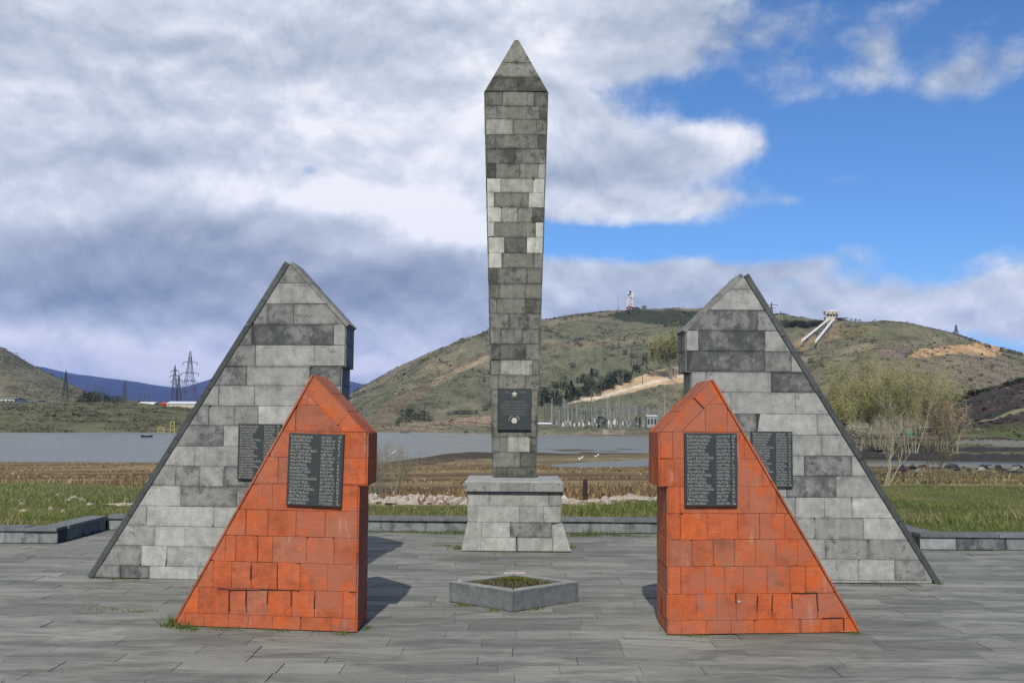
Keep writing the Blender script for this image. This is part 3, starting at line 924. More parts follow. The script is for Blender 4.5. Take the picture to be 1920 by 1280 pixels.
FIRST = ['ԱՐԱՄ', 'ԱՐՇԱԿ', 'ԳՈՒՐԳԵՆ', 'ՀՄԱՅԱԿ', 'ՍՈՒՐԵՆ', 'ՎԱՀԱՆ', 'ՄԿՐՏԻՉ', 'ԹԱԹՈՒԼ', 'ՍԵՐՈԲ', 'ԱՎԵՏԻՍ', 'ԽԱՉԻԿ', 'ՀՐԱՉՅԱ', 'ԵՐՎԱՆԴ', 'ՍԱՄՎԵԼ', 'ԳԱՐԵԳԻՆ', 'ՎԱՐԴԱՆ']
INI = 'ԱԲԳԴԵԶԹԽԿՀՂՄՆՊՍՎ'

def name_plaque(parent, pl, corners, start, label, n_rows=20, tilt=0.0):
    """black plaque with two columns of names; corners: px of top-left, bottom-right"""
    tl = pl.uv(*corners[0]); br = pl.uv(*corners[1])
    w = br[0] - tl[0]; h = tl[1] - br[1]
    cx, cy = (tl[0] + br[0]) / 2, (tl[1] + br[1]) / 2
    ct, st = math.cos(tilt), math.sin(tilt)
    def to3d(x, y, off):
        dx, dy = x - w / 2, y - h / 2
        return pl.A + pl.U * (cx + dx * ct - dy * st) + pl.V * (cy + dx * st + dy * ct) + pl.N * off
    mb = MB()
    f = [(0, 0), (w, 0), (w, h), (0, h)]
    g = .004
    fi = [(g, g), (w - g, g), (w - g, h - g), (g, h - g)]
    mb.face([to3d(*p, .045) for p in fi])
    for i in range(4):
        j = (i + 1) % 4
        mb.face([to3d(*f[i], .041), to3d(*f[j], .041), to3d(*fi[j], .045), to3d(*fi[i], .045)])
        mb.face([to3d(*f[i], .008), to3d(*f[j], .008), to3d(*f[j], .041), to3d(*f[i], .041)])
    o = mb.build('plaque', M_PLAQUE, parent)
    if label: o['label'] = label
    lt = MB(); rnd = random.Random(start * 7 + 1)
    pitch = h * .955 / n_rows
    size = pitch * 0.98
    names = sorted(rnd.sample(range(len(SUR)), min(n_rows, len(SUR))))
    for r in range(n_rows):
        y = h - h * .028 - pitch * (r + .80)
        fn = lambda a, b: to3d(a, b, .0462)
        text_on(lt, SUR[names[r % len(names)]], size, (w * .045, y), fn, maxw=w * .50)
        text_on(lt, rnd.choice(FIRST), size, (w * .60, y), fn, maxw=w * .26)
        text_on(lt, rnd.choice(INI) + '.', size, (w * .90, y), fn)
    lt.build('lettering', M_LETTER, o)
    for (bx, by) in ((.05, .035), (.95, .035), (.05, .965), (.95, .965)):
        bo = MB(); c0 = to3d(w * bx, h * by, .044); bo.tube(c0, c0 + pl.N * .006, .006, n=8); bo.build('fixing_bolt', M_GALV, o)
    return o

def slab_monument(name, label, cat, group, pl, outline, rows, joints, tones, mat, jmat, t, long_cop, short_cop, side_px, tint, colfn=None, extra=None, inner_polys=None, seed=1, cop_col=(.10, .11, .11), cracks=None, cop_w=.05, side_rows=None):
    """outline: px points: apex, shoulder, shoulder-bottom, step, ground-inner, ground-outer"""
    rnd = random.Random(seed)
    E = empty(name, pl.A * .5 + pl.B * .5, label, cat, group)
    off = -E.location
    fr = pl.frame()
    uv = [pl.uv(*p) for p in outline]
    apex, sh, shb, st, gi, go = uv
    gi = (gi[0], 0.0); go = (go[0], 0.0); st = (gi[0], st[1]); shb = (sh[0], shb[1]); st = (gi[0], shb[1])
    mb = MB()
    sgn = 1 if gi[0] > go[0] else -1
    # long coping along the outer slope
    dvec = Vector((apex[0] - go[0], apex[1] - go[1])); L = dvec.length; dv = dvec / L
    nin = Vector((dv.y, -dv.x)) * (1 if sgn > 0 else -1)   # towards the wall
    if nin.x * sgn < 0: nin = -nin
    go_in = (go[0] + cop_w / abs(nin.x) * sgn, 0.0)
    ap_in = (apex[0] + nin.x * cop_w, apex[1] + nin.y * cop_w)
    # wall core
    core = [ap_in, sh, shb, st, gi, go_in]
    mb.prism([pl.P(p, 0.0) for p in core], (0, t, 0), mi=1)
    # front blocks
    up_poly = [ap_in, sh, shb, (go_in[0] + (ap_in[0] - go_in[0]) * shb[1] / ap_in[1], shb[1])]
    lo_poly = [(go_in[0] + (ap_in[0] - go_in[0]) * shb[1] / ap_in[1], shb[1]), st, gi, go_in]
    if inner_polys:                       # front coping band parallel to the short slope
        bw = inner_polys
        e = Vector((sh[0] - ap_in[0], sh[1] - ap_in[1])).normalized()
        nn = Vector((-e.y, e.x))
        if nn.y > 0: nn = -nn
        a2 = (ap_in[0] + nn.x * bw, ap_in[1] + nn.y * bw); b2 = (sh[0] + nn.x * bw, sh[1] + nn.y * bw)
        c = -(nn.x * a2[0] + nn.y * a2[1])
        c2 = nn.x * a2[0] + nn.y * a2[1]
        main = clip_half(up_poly, -nn.x, -nn.y, -c2)
        band = clip_half(up_poly, nn.x, nn.y, c2)
        # region right of the band below the shoulder stays with the wall
        band = clip_half(band, 0, -1, -(rows_v(pl, rows, outline)[extra]))
        low = clip_rect(up_poly, -9, 9, -9, rows_v(pl, rows, outline)[extra])
        main = clip_half(main, 0, -1, -(rows_v(pl, rows, outline)[extra]))
        polys_up = [main]; polys_lo = [low, lo_poly]
        # band pieces
        n = 3
        for k in range(n):
            s0, s1 = k / n, (k + 1) / n
            if k == 0: s0 = -.2
            if k == n - 1: s1 = 1.4
            p0 = e.x * ap_in[0] + e.y * ap_in[1]; Ls = math.hypot(sh[0] - ap_in[0], sh[1] - ap_in[1])
            q = clip_half(clip_half(band, -e.x, -e.y, -(p0 + s0 * Ls + rnd.uniform(-.02, .02))), e.x, e.y, p0 + s1 * Ls)
            if len(q) >= 3:
                tone, stn = colfn(rnd, 0, k) if colfn else (.3, .2)
                us = [p[0] for p in q]; vs = [p[1] for p in q]
                block(mb, fr, q, (min(us), max(us), min(vs), max(vs)), tone, stn, rnd, tint)
        polys = None
    else:
        polys_up = [up_poly]; polys_lo = [lo_poly]
    vrows = rows_v(pl, rows, outline)
    js = []
    for r in range(len(rows) - 1):
        ym = (rows[r] + rows[r + 1]) / 2
        js.append([pl.uv(x, ym)[0] for x in (joints[r] if r < len(joints) else [])])
    clad(mb, fr, polys_up + polys_lo, vrows, js, tones, rnd, tint, colfn)
    # inner side faces (shoulder block and column)
    sx = 1 if sgn > 0 else -1
    Uy = Vector((0, 1, 0))
    for (p_top, p_bot) in ((sh, shb), (st, gi)):
        O = pl.A + pl.U * p_top[0]; O.z = 0
        frs = (O, Uy, Vector((0, 0, 1)), Vector((sx, 0, 0)))
        vr = [v for v in vrows if p_bot[1] + .01 < v < p_top[1] - .01]
        vr = [p_top[1]] + vr + [p_bot[1]]
        jj = [[t * rnd.uniform(.35, .65)] if i % 2 else [] for i in range(len(vr))]
        clad(mb, frs, [[(0, p_bot[1]), (t, p_bot[1]), (t, p_top[1]), (0, p_top[1])]], vr, jj, ['m'] * 20, rnd, tint, colfn)
    # underside shadow is natural; top of the short slope
    e = Vector((sh[0] - ap_in[0], sh[1] - ap_in[1])); Ls = e.length; e /= Ls
    up = Vector((-e.y, e.x)); up = up if up.y > 0 else -up
    O = pl.P(ap_in); U3 = (pl.U * e.x + pl.V * e.y)
    N3 = (pl.U * up.x + pl.V * up.y)
    cp = MB()
    n = 3
    cuts = [0] + [k / n + rnd.uniform(-.06, .06) for k in range(1, n)] + [1]
    for k in range(n):
        a, b = cuts[k] * Ls + .002, cuts[k + 1] * Ls - .002
        if k == 0: a = -.0
        if k == n - 1: b = Ls + short_cop * .4
        th = short_cop; lift = rnd.uniform(0, .008)
        c0, c1 = (-.012, t + .012)
        if colfn:
            col, stn = colfn(rnd, 1, k)
            col = tuple(q * .8 for q in col)
        else:
            sc_ = .25 * rnd.uniform(.8, 1.1); col = tuple(sc_ * q for q in tint); stn = .5
        pp = []
        for w in (0.002, th + lift):
            for (l, yy) in ((a, c0), (b, c0), (b, c1), (a, c1)):
                pp.append(O + U3 * l + N3 * w + Vector((0, yy, 0)))
        cp.hexa(pp, col=col, stn=stn)
    cpo = cp.build('coping', mat, E)
    cpo.location = off
    lc = MB()
    n = 5
    Lf = L
    for k in range(n):
        a, b = k / n, (k + 1) / n
        j0 = .0012
        q = []
        for (s, w) in ((a + j0, 0), (b - j0, 0), (b - j0, cop_w - .006), (a + j0, cop_w - .006)):
            x = go[0] + (apex[0] - go[0]) * s + nin.x * w; y = apex[1] * s + nin.y * w
            if k == 0 and s < .05 and w > 0: x = go_in[0] - sgn * .005; y = 0
            q.append((x, y))
        if k == n - 1:   # meet the short slope at the apex
            q[1] = apex; q[2] = (ap_in[0] - nin.x * .006, ap_in[1] - nin.y * .006)
        sc_ = rnd.uniform(.8, 1.25); cf = tuple(z * sc_ for z in cop_col)
        fo = .018 + rnd.uniform(-.003, .003)
        lc.prism([pl.P(p, -fo) for p in q], (0, t + 2 * fo, 0), col=cf, stn=.6)
    lco = lc.build('coping', mat, E); lco.location = off
    if cracks:
        for poly in cracks:
            for (a, b) in zip(poly[:-1], poly[1:]):
                ua, ub = pl.uv(*a), pl.uv(*b)
                dx, dy = ub[0] - ua[0], ub[1] - ua[1]; LL = math.hypot(dx, dy); cw = .0030 + .0012 * rnd.random(); nx, ny = -dy / LL * cw, dx / LL * cw
                mb.prism([pl.A + pl.U * x + pl.V * y + pl.N * .0165 for (x, y) in ((ua[0] - nx, ua[1] - ny), (ub[0] - nx, ub[1] - ny), (ub[0] + nx, ub[1] + ny), (ua[0] + nx, ua[1] + ny))], pl.N * -.01, col=(.03, .02, .015), stn=1.0, mi=2)
    wo_ = mb.build('wall', [mat, jmat, M_CRACK], E); wo_.location = off
    return E, off

def rows_v(pl, rows, outline):
    xm = outline[4][0] * .5 + outline[5][0] * .5
    out = []
    for i, y in enumerate(rows):
        # use a point close to the slab centre line at that height
        xa = outline[0][0] + (xm - outline[0][0]) * max(0, min(1, (y - outline[0][1]) / (outline[4][1] - outline[0][1])))
        out.append(pl.uv(xa, y)[1])
    out[0] += .3
    out[-1] = 0.0 if abs(out[-1]) < .06 else out[-1]
    return out

S = 3.283
def zx(o, l): return [o + v / S for v in l]

# gray slabs ---------------------------------------------------------------
plGL = Plane((164, 1081), (632, 1092))
GL_rows = [485, 531, 570, 608.5, 647, 686, 723, 761, 798, 837, 874, 912, 950, 988, 1025, 1063, 1095]
GL_j = [[], [], zx(140, [1188, 1350]), zx(140, [1093, 1597]), zx(140, [1115, 1475]), zx(140, [1060, 1447]), zx(140, [890, 1110, 1420]), zx(140, [828, 985, 1133, 1390]),
        zx(140, [920, 1180, 1400]), zx(140, [742, 1015, 1300]), zx(140, [625, 773, 920, 1150]), zx(140, [652, 1000, 1300]), zx(140, [445, 858, 1100, 1400]),
        zx(140, [495, 682, 980, 1300]), zx(140, [412, 570, 850, 1150, 1400]), zx(140, [283, 463, 760, 1000, 1300])]
GL_t = ['m', 'l', 'mdm', 'dkl', 'dll', 'dld', 'llll', 'mmmLm', 'mlll', 'llll', 'mmldm', 'Ldmm', 'lLLl', 'lLLl', 'mLlll', 'mdLl']
E, off = slab_monument('gray_slab_monument', 'tall gray stone slab on the left, half hidden by the left orange slab', 'monument', 'gray memorial slabs flanking the obelisk',
    plGL, [(535, 490), (648, 611), (648, 689), (632, 689), (632, 1092), (164, 1081)], GL_rows, GL_j, GL_t, M_GRAY, M_JOINT, .50, 0, .035, None, (1, 1.005, .95), seed=11, cop_w=.062, cop_col=(.085, .095, .095))
pq = name_plaque(E, plGL, ((450, 794), (528, 899)), 1, None, 20)
pq.location = off

plGR = Plane((1300, 1090), (1764, 1093))
GR_rows = [505, 543, 582, 620.5, 659, 697.5, 736, 776, 815, 854, 892, 932, 970, 1010, 1048, 1087, 1098]
GR_j = [[], [], zx(1200, [722]), zx(1200, [360, 768]), zx(1200, [765, 930]), zx(1200, [405, 805]), zx(1200, [560, 955]), zx(1200, [430, 715, 1088]),
        zx(1200, [420, 800, 1118]), zx(1200, [650, 1010, 1303]), zx(1200, [600, 900, 1205]), zx(1200, [560, 955, 1133, 1303]), zx(1200, [700, 1075, 1375]), zx(1200, [800, 1138, 1405]), zx(1200, [850, 1345, 1565]), zx(1200, [700, 1085, 1450])]
GR_t = ['l', 'l', 'dm', 'lkl', 'kdl', 'llk', 'lll', 'mmLl', 'mmll', 'lldl', 'lldl', 'llLLL', 'llmLl', 'llmml', 'llLmL', 'llll']
E, off = slab_monument('gray_slab_monument', 'tall gray stone slab monument on the right with black stains near its top', 'monument', 'gray memorial slabs flanking the obelisk',
    plGR, [(1403, 513), (1287, 622), (1287, 698), (1300, 698), (1300, 1090), (1764, 1093)], GR_rows, GR_j, GR_t, M_GRAY, M_JOINT, .46, 0, .035, None, (1, 1.005, .95), seed=12, cop_w=.062, cop_col=(.085, .095, .095))
pq = name_plaque(E, plGR, ((1406, 808), (1485, 913)), 2, None, 20)
pq.location = off

# orange slabs -------------------------------------------------------------
def ocol(rnd, r, k):
    q = rnd.random()
    if q < .5: c = (.455, .108, .040)
    elif q < .75: c = (.42, .115, .050)
    elif q < .9: c = (.35, .122, .070)
    else: c = (.51, .115, .034)
    s = rnd.uniform(.88, 1.1)
    return tuple(v * s for v in c), rnd.choice((.05, .1, .25, .4, .15))
plOL = Plane((322, 1171), (667, 1184))
OL_rows = [695, 759, 809, 857, 906, 956, 1005, 1054, 1104, 1153, 1190]
OL_j = [[], zx(140, [1365]), zx(140, [1200, 1500]), zx(140, [1255, 1500]), zx(140, [1132, 1222, 1500]), zx(140, [1057, 1192, 1365, 1545]),
        zx(140, [930, 995, 1130, 1222, 1430, 1600]), zx(140, [857, 970, 1090, 1250, 1392, 1560]), zx(140, [765, 952, 1062, 1192, 1340, 1480, 1655]), zx(140, [683, 800, 950, 1070, 1220, 1390, 1582])]
crk = [[(410, 1102), (424, 1103), (433, 1105), (452, 1104.5), (470, 1105), (490, 1104.5), (521, 1105.5), (545, 1105), (562, 1106.5)],
       [(432, 1106), (431, 1120), (431.5, 1145)], [(463, 1106), (462, 1128), (464, 1146)], [(503, 1106), (502, 1130)], [(522, 1058), (521, 1080), (521.5, 1104)], [(472, 1060), (471, 1085)], [(547, 1107), (547, 1135)], [(591, 1116), (590, 1140)]]
E, off = slab_monument('orange_slab_monument', 'orange stone slab with a long crack near its foot and a slightly crooked plaque', 'monument', 'orange memorial slabs in front',
    plOL, [(585, 702), (688, 811), (688, 911), (668, 911), (667, 1184), (322, 1171)], OL_rows, OL_j, [], M_ORANGE, M_OJOINT, .52, 0, .004, None, (1, 1, 1), colfn=ocol, extra=2, inner_polys=.135, seed=21, cop_col=(.36, .13, .075), cracks=crk, cop_w=.022)
pq = name_plaque(E, plOL, ((544, 812), (644, 949)), 3, 'slightly crooked black plaque', 20, tilt=-0.022)
pq.location = off

plOR = Plane((1254, 1188.5), (1614, 1184))
OR_rows = [700, 758, 810, 860, 912, 962, 1011, 1061, 1112, 1161, 1192]
OR_j = [[], zx(1200, [400, 535]), zx(1200, [200, 638]), zx(1200, [210, 600, 750]), zx(1200, [245, 668, 835]), zx(1200, [248, 412, 600, 735, 890]),
        zx(1200, [318, 450, 580, 710, 835, 967]), zx(1200, [250, 400, 520, 635, 780, 920, 1018]), zx(1200, [345, 472, 590, 718, 812, 935, 1090]), zx(1200, [255, 405, 560, 700, 835, 980, 1110, 1250])]
crk = [[(1485, 1110), (1500, 1111), (1530, 1110)], [(1483, 1112), (1484, 1140)], [(1530, 1111), (1531, 1130), (1533, 1143)], [(1447, 1114), (1446, 1145)], [(1540, 1158), (1560, 1157), (1580, 1157)], [(1581, 1158), (1581, 1180)], [(1378, 1114), (1379, 1130)], [(1420, 1116), (1418, 1144)],
       [(1240, 1120), (1240.5, 1150)]]
E, off = slab_monument('orange_slab_monument', 'orange stone slab on the right with an upright plaque of names', 'monument', 'orange memorial slabs in front',
    plOR, [(1337, 711), (1237, 810), (1237, 912), (1254, 912), (1254, 1188), (1614, 1184)], OR_rows, OR_j, [], M_ORANGE, M_OJOINT, .56, 0, .004, None, (1, 1, 1), colfn=ocol, extra=2, inner_polys=.12, seed=22, cop_col=(.34, .12, .07), cracks=crk, cop_w=.022)
pq = name_plaque(E, plOR, ((1281, 811), (1380, 948)), 4, 'upright black plaque', 20)
pq.location = off

cb_ = MB()
cu, cv = plOR.uv(1385, 1127)
cc_ = plOR.A + plOR.U * cu + plOR.V * cv + plOR.N * .012
rn_ = random.Random(2)
ring_ = [cc_ + plOR.U * (.017 * math.cos(a * .9) * rn_.uniform(.7, 1.2)) + plOR.V * (.014 * math.sin(a * .9) * rn_.uniform(.7, 1.2)) for a in range(7)]
for a in range(7): cb_.face([ring_[a], ring_[(a + 1) % 7], cc_ + plOR.N * .010])
co_ = cb_.build('chip', M_PALE, E); co_.location = off
co_['label'] = 'small pinkish white chip'

# ------------------------------------------------------------------ obelisk
def obelisk():
    rnd = random.Random(5)
    pl = Plane((865, 1032), (1070, 1033))
    cx = (pl.A.x + pl.B.x) / 2; y0 = (pl.A.y + pl.B.y) / 2
    pl.A.y = pl.B.y = y0; pl.A.z = pl.B.z = 0; pl.U = Vector((1, 0, 0)); pl.N = Vector((0, -1, 0))
    E = empty('obelisk', (cx, y0 + .6, 0), 'tall gray stone obelisk flaring upward to a pointed tip on a stone pedestal', 'obelisk')
    off = -E.location
    def fin(o): o.location = off; return o
    def uvp(x, y): return pl.uv(x, y)
    tint = (1, 1.01, .94)
    # --- pedestal
    mid_l, mid_r = uvp(877, 950)[0], uvp(1052, 950)[0]
    zc0 = uvp(963, 922)[1]; zs = uvp(963, 979)[1]
    gl, gr = uvp(865, 1031)[0], uvp(1071, 1031)[0]
    depth = mid_r - mid_l
    ymid = .035                                    # set back behind the flared foot
    A0 = pl.A.copy()
    mb = MB()
    x0, x1 = A0.x + mid_l, A0.x + mid_r
    cyc = y0 + ymid + depth / 2
    mb.box((x0, y0 + ymid + .012, 0), (x1, y0 + ymid + depth, zc0), mi=1)
    frm = (Vector((A0.x, y0 + ymid + .012, 0)), Vector((1, 0, 0)), Vector((0, 0, 1)), Vector((0, -1, 0)))
    clad(mb, frm, [[(mid_l, zs), (mid_r, zs), (mid_r, zc0), (mid_l, zc0)]],
         [zc0, uvp(963, 949)[1], zs], [[uvp(917, 935)[0], uvp(1029, 935)[0]], [uvp(894, 965)[0], uvp(974, 965)[0], uvp(1019, 965)[0]]], ['Llm', 'LLll'], rnd, tint)
    for sx, X in ((-1, x0), (1, x1)):
        frs = (Vector((X, y0 + ymid, 0)), Vector((0, 1, 0)), Vector((0, 0, 1)), Vector((sx, 0, 0)))
        clad(mb, frs, [[(0, zs), (depth, zs), (depth, zc0), (0, zc0)]], [zc0, (zc0 + zs) / 2, zs], [[.5], [.7]], ['lm', 'ml'], rnd, tint)
    fin(mb.build('pedestal', [M_GRAY, M_JOINT], E))
    # flared foot
    fb = MB()
    tl, tr = mid_l - .004, mid_r + .008
    F0 = [Vector((A0.x + gl, y0 - .02, 0)), Vector((A0.x + gr, y0 - .02, 0)), Vector((A0.x + tr, y0 + ymid - .01, zs)), Vector((A0.x + tl, y0 + ymid - .01, zs))]
    Bk = [Vector((A0.x + gl, y0 + depth + .06, 0)), Vector((A0.x + gr, y0 + depth + .06, 0)), Vector((A0.x + tr, y0 + ymid + depth, zs)), Vector((A0.x + tl, y0 + ymid + depth, zs))]
    fb.hexa([F0[0], F0[1], Bk[1], Bk[0], F0[3], F0[2], Bk[2], Bk[3]], mi=1)
    sl = (F0[3] - F0[0]); sl.x = 0; H = sl.length; sl.normalize()
    n = Vector((0, -sl.z, sl.y))
    frf = (Vector((A0.x, y0 - .02, 0)), Vector((1, 0, 0)), sl, n)
    ji = uvp(905, 980)[0]; jo = uvp(901, 1030)[0]; ri = uvp(1034, 980)[0]; ro = uvp(1037, 1030)[0]
    block(fb, frf, [(gl, 0), (jo, 0), (ji, H), (tl, H)], (gl, jo, 0, H), .33, .05, rnd, tint)
    block(fb, frf, [(ro, 0), (gr, 0), (tr + .01, H + .012), (ri, H)], (ro, gr, 0, H), .33, .05, rnd, tint)
    clad(fb, frf, [[(jo, 0), (ro, 0), (ri, H), (ji, H)]], [H, H * .47, 0], [[uvp(956, 993)[0]], [uvp(970, 1022)[0]]], ['Ld', 'Ll'], rnd, tint)
    fin(fb.build('foot', [M_GRAY, M_JOINT], E))
    # cap slab
    cb = MB()
    plc = Plane((865, 1032), (1070, 1033)); plc.A.y = y0 - .02; plc.A.z = 0; plc.U = Vector((1, 0, 0)); plc.N = Vector((0, -1, 0))
    cl, cr = plc.uv(871, 910)[0] + plc.A.x, plc.uv(1056, 910)[0] + plc.A.x
    zt = plc.uv(963, 902)[1]; zb = plc.uv(963, 921)[1]
    yb = y0 - .02 + (cr - cl)
    bv = .012
    for (a, b, tone) in ((cl, cl + (cr - cl) * .36, .30), (cl + (cr - cl) * .36, cl + (cr - cl) * .66, .23), (cl + (cr - cl) * .66, cr, .29)):
        cb.hexa([Vector(p) for p in ((a + .001, y0 - .02, zb), (b - .001, y0 - .02, zb), (b - .001, yb, zb), (a + .001, yb, zb), (a + .001, y0 - .02, zt - bv), (b - .001, y0 - .02, zt - bv), (b - .001, yb, zt - bv), (a + .001, yb, zt - bv))], col=tuple(tone * q for q in tint), stn=.35)
    cb.hexa([Vector(p) for p in ((cl, y0 - .02, zt - bv + .0005), (cr, y0 - .02, zt - bv + .0005), (cr, yb, zt - bv + .0005), (cl, yb, zt - bv + .0005), (cl + bv, y0 - .02 + bv, zt), (cr - bv, y0 - .02 + bv, zt), (cr - bv, yb - bv, zt), (cl + bv, yb - bv, zt))], col=(.33, .335, .32), stn=.2)
    fin(cb.build('cap_slab', [M_GRAY, M_JOINT], E))
    # --- shaft
    ycen = y0 - .02 + (cr - cl) / 2
    def half(zz): return None
    r = ray(964, 895); yf = r.y * ((zt - EYE) / r.z)        # front of the shaft at its foot
    pls = Plane((865, 1032), (1070, 1033)); pls.A = Vector((0, yf, 0)); pls.U = Vector((1, 0, 0)); pls.N = Vector((0, -1, 0))
    bl, br = pls.uv(925, 895), pls.uv(1003.5, 895)
    SL, SR = pls.uv(909, 172), pls.uv(1027, 172)
    TL, TR = pls.uv(964, 77), pls.uv(973, 77)
    dep = .50
    Hs = (SL[1] + SR[1]) / 2; xm = (SL[0] + SR[0]) / 2
    hb = (br[0] - bl[0]) / 2; xb = (bl[0] + br[0]) / 2; hs = (SR[0] - SL[0]) / 2
    # shaft is one leaning-outward quad in front; sides flare only sideways
    sb = MB()
    fo = [(xb - hb, zt), (xb + hb, zt), (xm + hs, Hs), (xm - hs, Hs)]
    ins = .012
    sb.prism([Vector((u, yf + .012, v)) for u, v in fo], (0, dep - .012, 0), col=(.10, .105, .09), stn=.6, mi=1)
    frs = (Vector((0, yf + .012, 0)), Vector((1, 0, 0)), Vector((0, 0, 1)), Vector((0, -1, 0)))
    k = 3.2
    A = lambda l: [820 + v / 3.2 for v in l]
    Bz = lambda l: [820 + v / 2.667 for v in l]
    rows = [171.5, 199, 224, 252.5, 279, 307, 335, 361, 389, 416.6, 445, 474.4, 502.5, 532, 560, 588, 616, 645, 675, 703, 731.5, 760, 790, 819, 847, 876, 896]
    js = [A([390, 580]), A([358, 615]), A([452, 595]), A([345, 605]), A([465]), A([350, 495, 605]), A([380, 575]), A([340, 548]), A([383, 480, 570]), A([340, 590]), A([402, 537]), A([385, 580]),
          A([357, 538]), A([375, 527]), A([355, 530]), A([428]), A([380, 510]), A([375, 530]), A([378, 570]), A([365, 527]), [], [], [], Bz([350, 462]), Bz([415]), Bz([345])]
    tn = ['dmd', 'mmd', 'lmm', 'mmd', 'dmd', 'kmml', 'LlL', 'LmL', 'Llmd', 'LmL', 'LdL', 'Lmm', 'dmm', 'dmm', 'mmd', 'mm', 'mmm', 'ddm', 'mlm', 'mmm', 'm', 'm', 'm', 'mld', 'md', 'dd']
    vr = [pls.uv(964, y)[1] for y in rows]
    vr[0] = Hs; vr[-1] = zt
    jj = [[pls.uv(x, (rows[i] + rows[i + 1]) / 2)[0] for x in js[i]] for i in range(len(rows) - 1)]
    tint2 = (1.0, 1.0, .87)
    TN = dict(TONES)
    for kk, (a, b) in {'L': (.44, .02), 'l': (.31, .25), 'm': (.20, .55), 'd': (.155, .8), 'k': (.13, 1.0)}.items(): TONES[kk] = (a, b)
    clad(sb, frs, [fo], vr, jj, tn, rnd, tint2)
    for sx in (-1, 1):
        X0 = xb + sx * hb; X1 = xm + sx * hs
        vdir = Vector((X1 - X0, 0, Hs - zt)); LL = vdir.length; vdir.normalize()
        nn = Vector((vdir.z * sx, 0, -vdir.x * sx))
        frq = (Vector((X0, yf, zt)), Vector((0, 1, 0)), vdir, nn)
        vv = [(v - zt) / (Hs - zt) * LL for v in vr]
        clad(sb, frq, [[(0, 0), (dep, 0), (dep, LL), (0, LL)]], vv, [[dep * .4] if i % 2 else [dep * .65] for i in range(30)], ['dm', 'md'] * 15, rnd, tint2)
    fin(sb.build('shaft', [M_OB, M_JOINT], E))
    # --- pointed tip (gable faces towards the viewer, same block courses)
    tb = MB()
    trows = [70, 116.5, 144.7, 171.5]
    # apex sits over the middle of the shaft
    zap = z_at(968, 77, yf + dep / 2); xr = ray(968.5, 77).x / ray(968.5, 77).y * (yf + dep / 2)
    q = [Vector((xm - hs, yf, Hs)), Vector((xm + hs, yf, Hs)), Vector((xm + hs, yf + dep, Hs)), Vector((xm - hs, yf + dep, Hs))]
    a0, a1 = .03, .012
    tp = [Vector((xr - a0, yf + dep / 2 - a1, zap)), Vector((xr + a0, yf + dep / 2 - a1, zap)), Vector((xr + a0, yf + dep / 2 + a1, zap)), Vector((xr - a0, yf + dep / 2 + a1, zap))]
    s = .006
    ctr = Vector((xm, yf + dep / 2, 0))
    tb.hexa([p for p in q] + [p for p in tp], mi=1)
    vdir = (tp[0] + tp[1]) / 2 - (q[0] + q[1]) / 2; vdir.x = 0; LL = vdir.length; vdir.normalize()
    nn = Vector((0, -vdir.z, vdir.y))
    frt = (Vector((0, yf, Hs)), Vector((1, 0, 0)), vdir, nn)
    vs = [LL, LL * .55, LL * .275, 0]
    clad(tb, frt, [[(q[0].x, 0), (q[1].x, 0), (tp[1].x, LL), (tp[0].x, LL)]], vs, [[], [], [820 + 485 / 3.2]], ['l', 'l', 'dk'], rnd, (1, 1, .88)) if False else None
    jx = pls.uv(820 + 485 / 3.2, 158)[0]
    clad(tb, frt, [[(q[0].x, 0), (q[1].x, 0), (tp[1].x, LL), (tp[0].x, LL)]], vs, [[], [], [jx]], ['m', 'm', 'dk'], rnd, (1, 1, .86))
    fin(tb.build('tip', [M_OB, M_JOINT], E))
    TONES.update(TN)
    # --- plaque
    tlp = pls.uv(933, 728); brp = pls.uv(996, 806)
    w = brp[0] - tlp[0]; h = tlp[1] - brp[1]
    def t3(x, y, o): return Vector((tlp[0] + x, yf - o, brp[1] + y))
    pb = MB()
    f = [(0, 0), (w, 0), (w, h), (0, h)]; g = .005
    fi = [(g, g), (w - g, g), (w - g, h - g), (g, h - g)]
    pb.face([t3(*p, .045) for p in fi])
    for i in range(4):
        j = (i + 1) % 4
        pb.face([t3(*f[i], .040), t3(*f[j], .040), t3(*fi[j], .045), t3(*fi[i], .045)])
        pb.face([t3(*f[i], 0), t3(*f[j], 0), t3(*f[j], .040), t3(*f[i], .040)])
    po = fin(pb.build('plaque', M_PLAQUE, E))
    lt = MB()
    fn = lambda a, b: t3(a, b, .0465)
    text_on(lt, '1941', h * .075, (w * .17, h * .885), fn)
    text_on(lt, '1945', h * .075, (w * .64, h * .885), fn)
    lines = ['ՓԱՌՔ ՀԵՐՈՍՆԵՐԻՆ', 'ՀԱՅՐԵՆԱԿԱՆ ՄԵԾ ՊԱՏԵՐԱԶՄՈՒՄ', 'ԶՈՀՎԱԾ ՄԵՐ ՀԱՅՐԵՆԱԿԻՑՆԵՐԻ', 'ՀԻՇԱՏԱԿԸ ԱՆՄԱՀ Է', 'ՍԵՐՈՒՆԴՆԵՐԻ ՍՐՏԵՐՈՒՄ']
    for i, s_ in enumerate(lines):
        text_on(lt, s_, h * .062, (w * .5, h * (.655 - .074 * i)), fn, 'C', maxw=w * (.60, .82, .78, .74, .66)[i])
    lt.build('lettering', simple('faded_lettering', (.20, .20, .19), .7), po)
    stb = MB()
    pts = []
    for i in range(10):
        rr = h * .083 if i % 2 == 0 else h * .036
        a = math.pi / 2 + i * math.pi / 5
        pts.append((w * .5 + rr * math.cos(a), h * .86 + rr * math.sin(a)))
    c = t3(w * .5, h * .86, .056)
